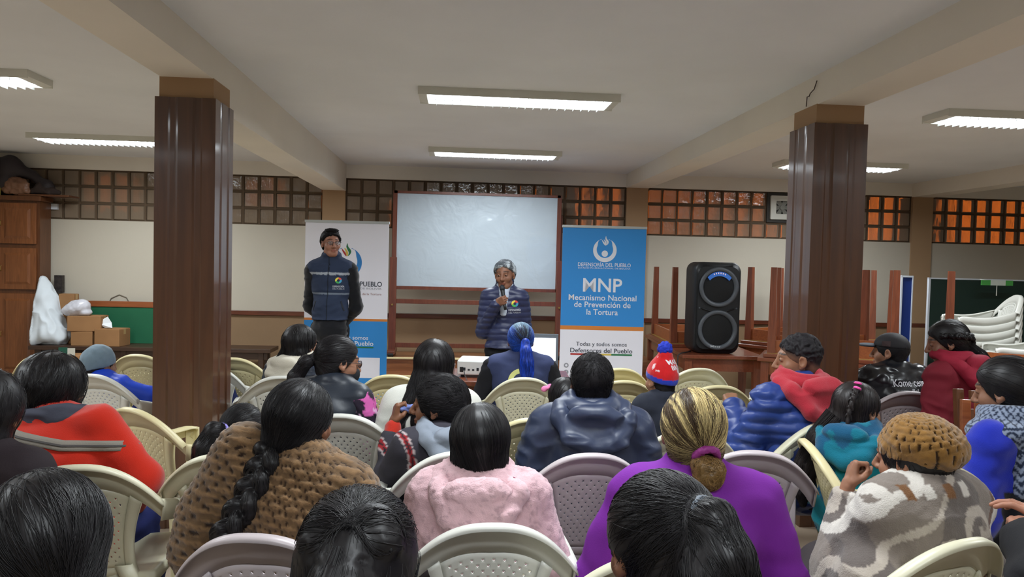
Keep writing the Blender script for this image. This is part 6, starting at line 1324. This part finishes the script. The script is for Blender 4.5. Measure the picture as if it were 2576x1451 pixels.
def blanket(Q, V, N, c):
    u = np.where(Q[:, 1] < 0.05, Q[:, 0], np.sign(Q[:, 0])*(np.abs(Q[:, 0])+Q[:, 1]-0.05)); w_ = Q[:, 2]
    cr, tp_, gy, br = L3((198, 192, 184)), L3((124, 114, 106)), L3((100, 92, 88)), L3((92, 58, 36)); lt = L3((172, 162, 151))
    d = w_-0.75*u; c = np.tile(tp_, (len(V), 1)); n = 0.03*vnoise(np.c_[u*9, w_*9, u*0], 8)
    c = np.where((fbm(np.c_[u*5, w_*5, u*0], 41, 2) > 0.22)[:, None], gy, c)
    for d0, hw, k in ((0.15, 0.016, cr), (0.215, 0.018, lt), (0.04, 0.014, lt)): c = np.where(((np.abs(d-d0+n) < hw)*(u < 0.03))[:, None], k, c)
    c = np.where(((d > 0.285)*(u < -0.13))[:, None], cr, c); c = np.where((w_ < -0.36+0.2*u)[:, None], lt, c)
    for cx, cz, r0, dr in ((0.075, -0.10, 0.085, 1), (-0.07, -0.195, 0.075, -1), (0.10, -0.29, 0.08, -1)): c = np.where(spiral(u, w_, cx, cz, r0, 1.15, 0.25, dr)[:, None], lt, c)
    arc = np.abs(np.hypot(u-0.06, (w_+0.02)*0.9)-0.20) < 0.022; c = np.where((arc*(w_ < -0.08)*(u > -0.05))[:, None], lt, c)
    wing = np.hypot((u-0.215-0.15*(w_+0.15))/0.05, (w_+0.15)/0.14) < 1; edge = (np.hypot((u-0.205-0.15*(w_+0.15))/0.066, (w_+0.158)/0.158+0.05*np.sin(u*150)) < 1)*~wing
    c = np.where(edge[:, None], br, c); c = np.where(wing[:, None], L3((212, 208, 202)), c)
    lf = np.hypot((u-0.03)/0.085, (w_+0.25-0.2*u)/0.026) < 1; c = np.where(lf[:, None], L3((108, 78, 56)), c)
    rim = (np.abs(w_-0.028) < 0.022)*(u < 0.06); k = np.floor((u+1)/0.034) % 4; c = np.where((rim*(k == 0))[:, None], L3((116, 80, 50)), c); c = np.where((rim*(k == 2))[:, None], cr, c)
    return c*(1+0.06*vnoise(V*60, 2))[:, None]
s = P.su
wear(P, 'blanket', torso(P, 0.045)+[C(P.sh[0]+np.array([0, 0, 0.02]), P.el[0], 0.085*s, 0.10*s), C(P.sh[1]+np.array([0, 0, 0.0]), P.el[1], 0.09*s, 0.11*s), C(P.el[0], P.wr[0]+np.array([0, 0, -0.06]), 0.10*s, 0.07*s), C(P.el[1], P.wr[1], 0.11*s, 0.09*s), T(P.tt(0, 0.0, 0.005), 0.085*s, 0.035*s, P.B, (1.3, 1.0)), C(P.el[0], P.tt(-0.28, 0.12, -0.46), 0.11*s, 0.10*s), C(P.el[1], P.tt(0.28, 0.05, -0.46), 0.11*s, 0.11*s), C(P.tt(-0.26, 0.0, -0.28), P.tt(-0.31, -0.02, -0.52), 0.12*s, 0.13*s)], (190, 182, 172), m_fleece, 0.0075, 0.045, (0.012, 7, 3), blanket, (0.0015, 90)); trousers(P, (60, 54, 56), True)
# ---- zigzag scarf at the right edge
P = person((2535, 900), 2.92, 26, 'woman in blue sweater with grey zigzag-patterned scarf at right edge', hs=1.06, hyaw=14, hpitch=10, lean=6, su=0.92, sw=0.2, g=1.1, skin=(150, 106, 82), el=[(-0.235, 0.03, -0.33), (0.27, 0.05, -0.32)], wr=[(-0.16, 0.28, -0.38), None])
coat(P, (34, 48, 170), m_knit, 0.024, False, 'sweater', (0.012, 11, 2), None, lambda Q, V, N, c: np.where(((Q[:, 2] < -0.27)*(np.abs(Q[:, 0]) < 0.19))[:, None], L3((26, 26, 30)), c)); s = P.su; trousers(P, (26, 26, 30))
def zig(Q, V, N, c):
    a = np.arctan2(Q[:, 0], -Q[:, 1])*0.16; z = Q[:, 2]; t = np.abs(((a*26) % 1)-0.5)*0.045
    tri = lambda f, w: np.minimum(np.abs(((a+z)*f) % 1-0.5), np.abs(((a-z)*f) % 1-0.5)) < w
    lat = (z > -0.005)*tri(34, 0.11); z1 = (z < -0.02)*(z > -0.10)*((np.floor((z+t)/0.014) % 2) == 0); ln = (np.abs(z+0.012) < 0.005)+(np.abs(z+0.108) < 0.005); z2 = (z < -0.116)*((np.floor((z+t*1.3)/0.018) % 2) == 0)
    return np.where(((lat+z1+z2+ln) > 0)[:, None], L3((34, 44, 66)), L3((136, 148, 170)))
wear(P, 'scarf', torso(P, 0.036)+[AND(PL(P.tt(0, 0, -0.25), -P.B[:, 2]), 0.02), AND(PL(P.tt(0.155, 0, 0), P.B[:, 0]), 0.02), AND(PL(P.tt(-0.155, 0, 0), -P.B[:, 0]), 0.02), T(P.tt(0, 0.0, 0.03), 0.10*s, 0.036*s, P.B), T(P.tt(0, 0.0, -0.03), 0.14*s, 0.04*s, P.B, (1.25, 0.9)), C(P.tt(-0.02, -0.13, -0.2), P.tt(-0.03, -0.145, -0.36), 0.045*s, 0.04*s), C(P.tt(0.06, -0.13, -0.2), P.tt(0.07, -0.14, -0.33), 0.045*s, 0.04*s)], (140, 150, 172), m_knit, 0.0065, 0.03, (0.004, 13, 5), zig)
hair_obj(P, scalp(0.018)+[E((0.02, -0.05, -0.03), (0.08, 0.07, 0.07))], amp=0.003, flow=to_point((0.05, -0.12, -0.03)), nstr=900, steps=15, r=0.0007, tails=[([(0.05, -0.11, -0.02), (0.075, -0.16, -0.07), (0.09, -0.18, -0.18), (0.09, -0.17, -0.3)], (0.03, 0.05, 0.052, 0.02))])
# ---- person at the bottom-right corner, hands resting
P = person((2960, 1150), 1.62, 30, 'person at bottom-right corner in black top, only arm and hands in view', hs=1.05, lean=14, sw=0.2, skin=(176, 122, 98), elpx=[(2640, 1480, 1.62), None], wrpx=[(2592, 1352, 1.82), (2660, 1345, 1.9)], hand=('relaxed', 'relaxed'))
coat(P, (24, 24, 27), m_cloth, 0.03, True, 'black_top', h=0.012, cuff=0.1); trousers(P); hair_obj(P, scalp(0.016), amp=0.003, flow=part_fall(), nstr=300, steps=12)
# ---- standing: young man before the white banner
P = person((833, 578), 6.80, 180, 'young man standing at left in navy vest with reflective stripes, arms behind back', hs=1.0, su=1.02, lean=0, hyaw=30, standing=0.93, ho=(0, 0.03, 0.14), sw=0.195, g=1.0, skin=(160, 112, 92), el=[(-0.212, -0.09, -0.31), (0.212, -0.09, -0.31)], wr=[(-0.06, -0.19, -0.44), (0.06, -0.20, -0.44)], group='people standing at the front')
wear(P, 'black_sweater', torso(P, 0.004)+sleeves(P, 0.012)+[T(P.tt(0, 0.0, 0.03), 0.058, 0.02, P.B)], (20, 21, 26), m_knit, 0.012, 0.03, (0.006, 14, 2))
def vestc(Q, V, N, c): c = np.where((np.abs(Q[:, 2]+0.125) < 0.011)[:, None], L3((150, 156, 164)), c); c = np.where((np.abs(Q[:, 2]+0.305) < 0.005)[:, None], L3((110, 120, 134)), c); return np.where(((np.abs(Q[:, 0]) < 0.006)*(Q[:, 1] > 0))[:, None], L3((20, 24, 34)), c)
pv = torso(P, 0.022); s = P.su
vs = wear(P, 'vest', pv+[AND(PL((0, 0, 1.02), (0, 0, -1)), 0.006), T(P.tt(0, 0.0, 0.03), 0.066*s, 0.022*s, P.B), C(P.tt(0, 0, 0), P.tt(0, 0, 0.05), 0.07*s, 0.066*s)], (40, 50, 72), m_cloth, 0.008, 0.02, (0.005, 12, 2), vestc); keep = P.last
def badge(P, o3, keep, vs, k=1.0):
    for a0, a1, cc in ((90, 200, (214, 200, 70)), (200, 290, (70, 170, 90)), (-70, 20, (70, 160, 200)), (20, 90, (210, 70, 60))):
        n = 8; A = np.radians(np.linspace(a0, a1, n)); V = np.array([(0.028*k*math.cos(a), 0, 0.028*k*math.sin(a)) for a in A]+[(0.012*k*math.cos(a), 0, 0.012*k*math.sin(a)) for a in A]); decal(P, '', o3, -1, 0, cc, keep, name='round_emblem', extra=(V, [(i, i+1, n+i+1, n+i) for i in range(n-1)]), parent=vs)
    decal(P, 'DEFENSORÍA', (o3[0], 0, o3[2]-0.062*k), -1, 0.016*k, (190, 194, 204), keep, 0.02, 0.10*k, parent=vs); decal(P, 'DEL PUEBLO', (o3[0], 0, o3[2]-0.082*k), -1, 0.012*k, (170, 174, 184), keep, 0.01, 0.10*k, parent=vs)
badge(P, (-0.09, 0, -0.185), keep, vs); trousers(P, (20, 21, 26))
short_hair(P, 0.016, ((0, 0.088, 0.098), (0, 0.13, -0.135)), nstr=700, amp=0.008, dirn=(0.5, 0.6, 0.3), ds=0.006, extra=[E((0.0, 0.02, 0.122), (0.06, 0.07, 0.02))]); glasses(P, (150, 130, 110))
for sx in (-1, 1): strap(P, [(sx*0.11, -0.36), (sx*0.145, -0.47)], 0.012, (22, 28, 40), 'pocket_zip', vs, vs, 0.003, 0.002, back=False)
# ---- standing: speaker with microphone
P = person((1271, 655), 6.80, 176, 'grey-haired man in navy padded jacket speaking into a microphone', hs=1.06, su=0.97, lean=2, hyaw=-10, hpitch=6, hroll=4, standing=0.76, ho=(0, 0.035, 0.125), sw=0.185, g=1.06, skin=(142, 98, 76), el=[(-0.205, -0.05, -0.31), (0.20, 0.06, -0.31)], wr=[(-0.15, -0.12, -0.50), (0.06, 0.20, -0.095)], hand=('relaxed', 'grip'), hrot=[None, ((-0.75, 0.5, 0.35), (0.25, 0.9, -0.1))], group='people standing at the front')
wear(P, 'shirt', [T(P.tt(0, 0.0, 0.025), 0.064*P.su, 0.02*P.su, P.B), C(P.tt(0, 0.055, 0.0), P.tt(0.0, 0.115, -0.17), 0.05, 0.03)], (196, 208, 226), m_cloth, 0.008, 0.02, (0.003, 20, 2))
s = P.su
jk = wear(P, 'padded_jacket', torso(P, 0.020)+sleeves(P, 0.016, cuff=0.05)+[AND(PL((0, 0, 0.80), (0, 0, -1)), 0.006), C(P.tt(-0.055, -0.02, -0.01), P.tt(-0.055, 0.0, 0.05), 0.035*s, 0.03*s), C(P.tt(0.055, -0.02, -0.01), P.tt(0.055, 0.0, 0.05), 0.035*s, 0.03*s), C(P.tt(-0.05, -0.045, 0.04), P.tt(0.05, -0.045, 0.04), 0.03*s), CUT(C(P.tt(0.0, 0.12, 0.05), P.tt(0.0, 0.155, -0.15), 0.062*s, 0.012*s), 0.012)], (40, 46, 78), m_nylon, 0.008, 0.022, (0.004, 13, 2), puff=(58, 0.008))
badge(P, (-0.105, 0, -0.135), P.last, jk, 1.1); trousers(P, (24, 25, 30))
silver = lambda V: np.where((vnoise(np.c_[V[:, 0]*40, V[:, 1]*25, V[:, 2]*25], 4) > 0.1)[:, None], L3((186, 194, 200)), L3((92, 98, 104)))
short_hair(P, 0.020, ((0, 0.088, 0.100), (0, 0.13, -0.135)), nstr=600, amp=0.007, dirn=(0.6, 0.5, -0.1), ds=0.008, colf=silver, extra=[], r=0.001)
Mh = P.hrot[1]; hp = P.wr[1]+Mh @ np.array([0.0, 0.075, -0.028])*s
RZ = np.array(Euler((0, 0, P.root.rotation_euler[2])).to_matrix()); hp = RZ @ hp+np.array(P.root.location)
mouth = RZ @ P.hh((0.0, 0.125, -0.075))+np.array(P.root.location); ax = mouth-hp; ax /= np.linalg.norm(ax)
t = empty('microphone', hp-ax*0.09, 0, 'black handheld microphone held to the mouth of the grey-haired man', 'microphone'); A0 = np.zeros(3)
MB().tube([A0, ax*0.03, ax*0.17, ax*0.185], [0.013, 0.014, 0.019, 0.021], 14).build('handle', m_black, t, True); MB().tube([ax*0.185, ax*0.20, ax*0.222, ax*0.236], [0.021, 0.026, 0.023, 0.010], 16).build('grille', mat('mic grille', (48, 52, 58), 0.5, metal=0.5, bump=(400, 0.6)), t, True)
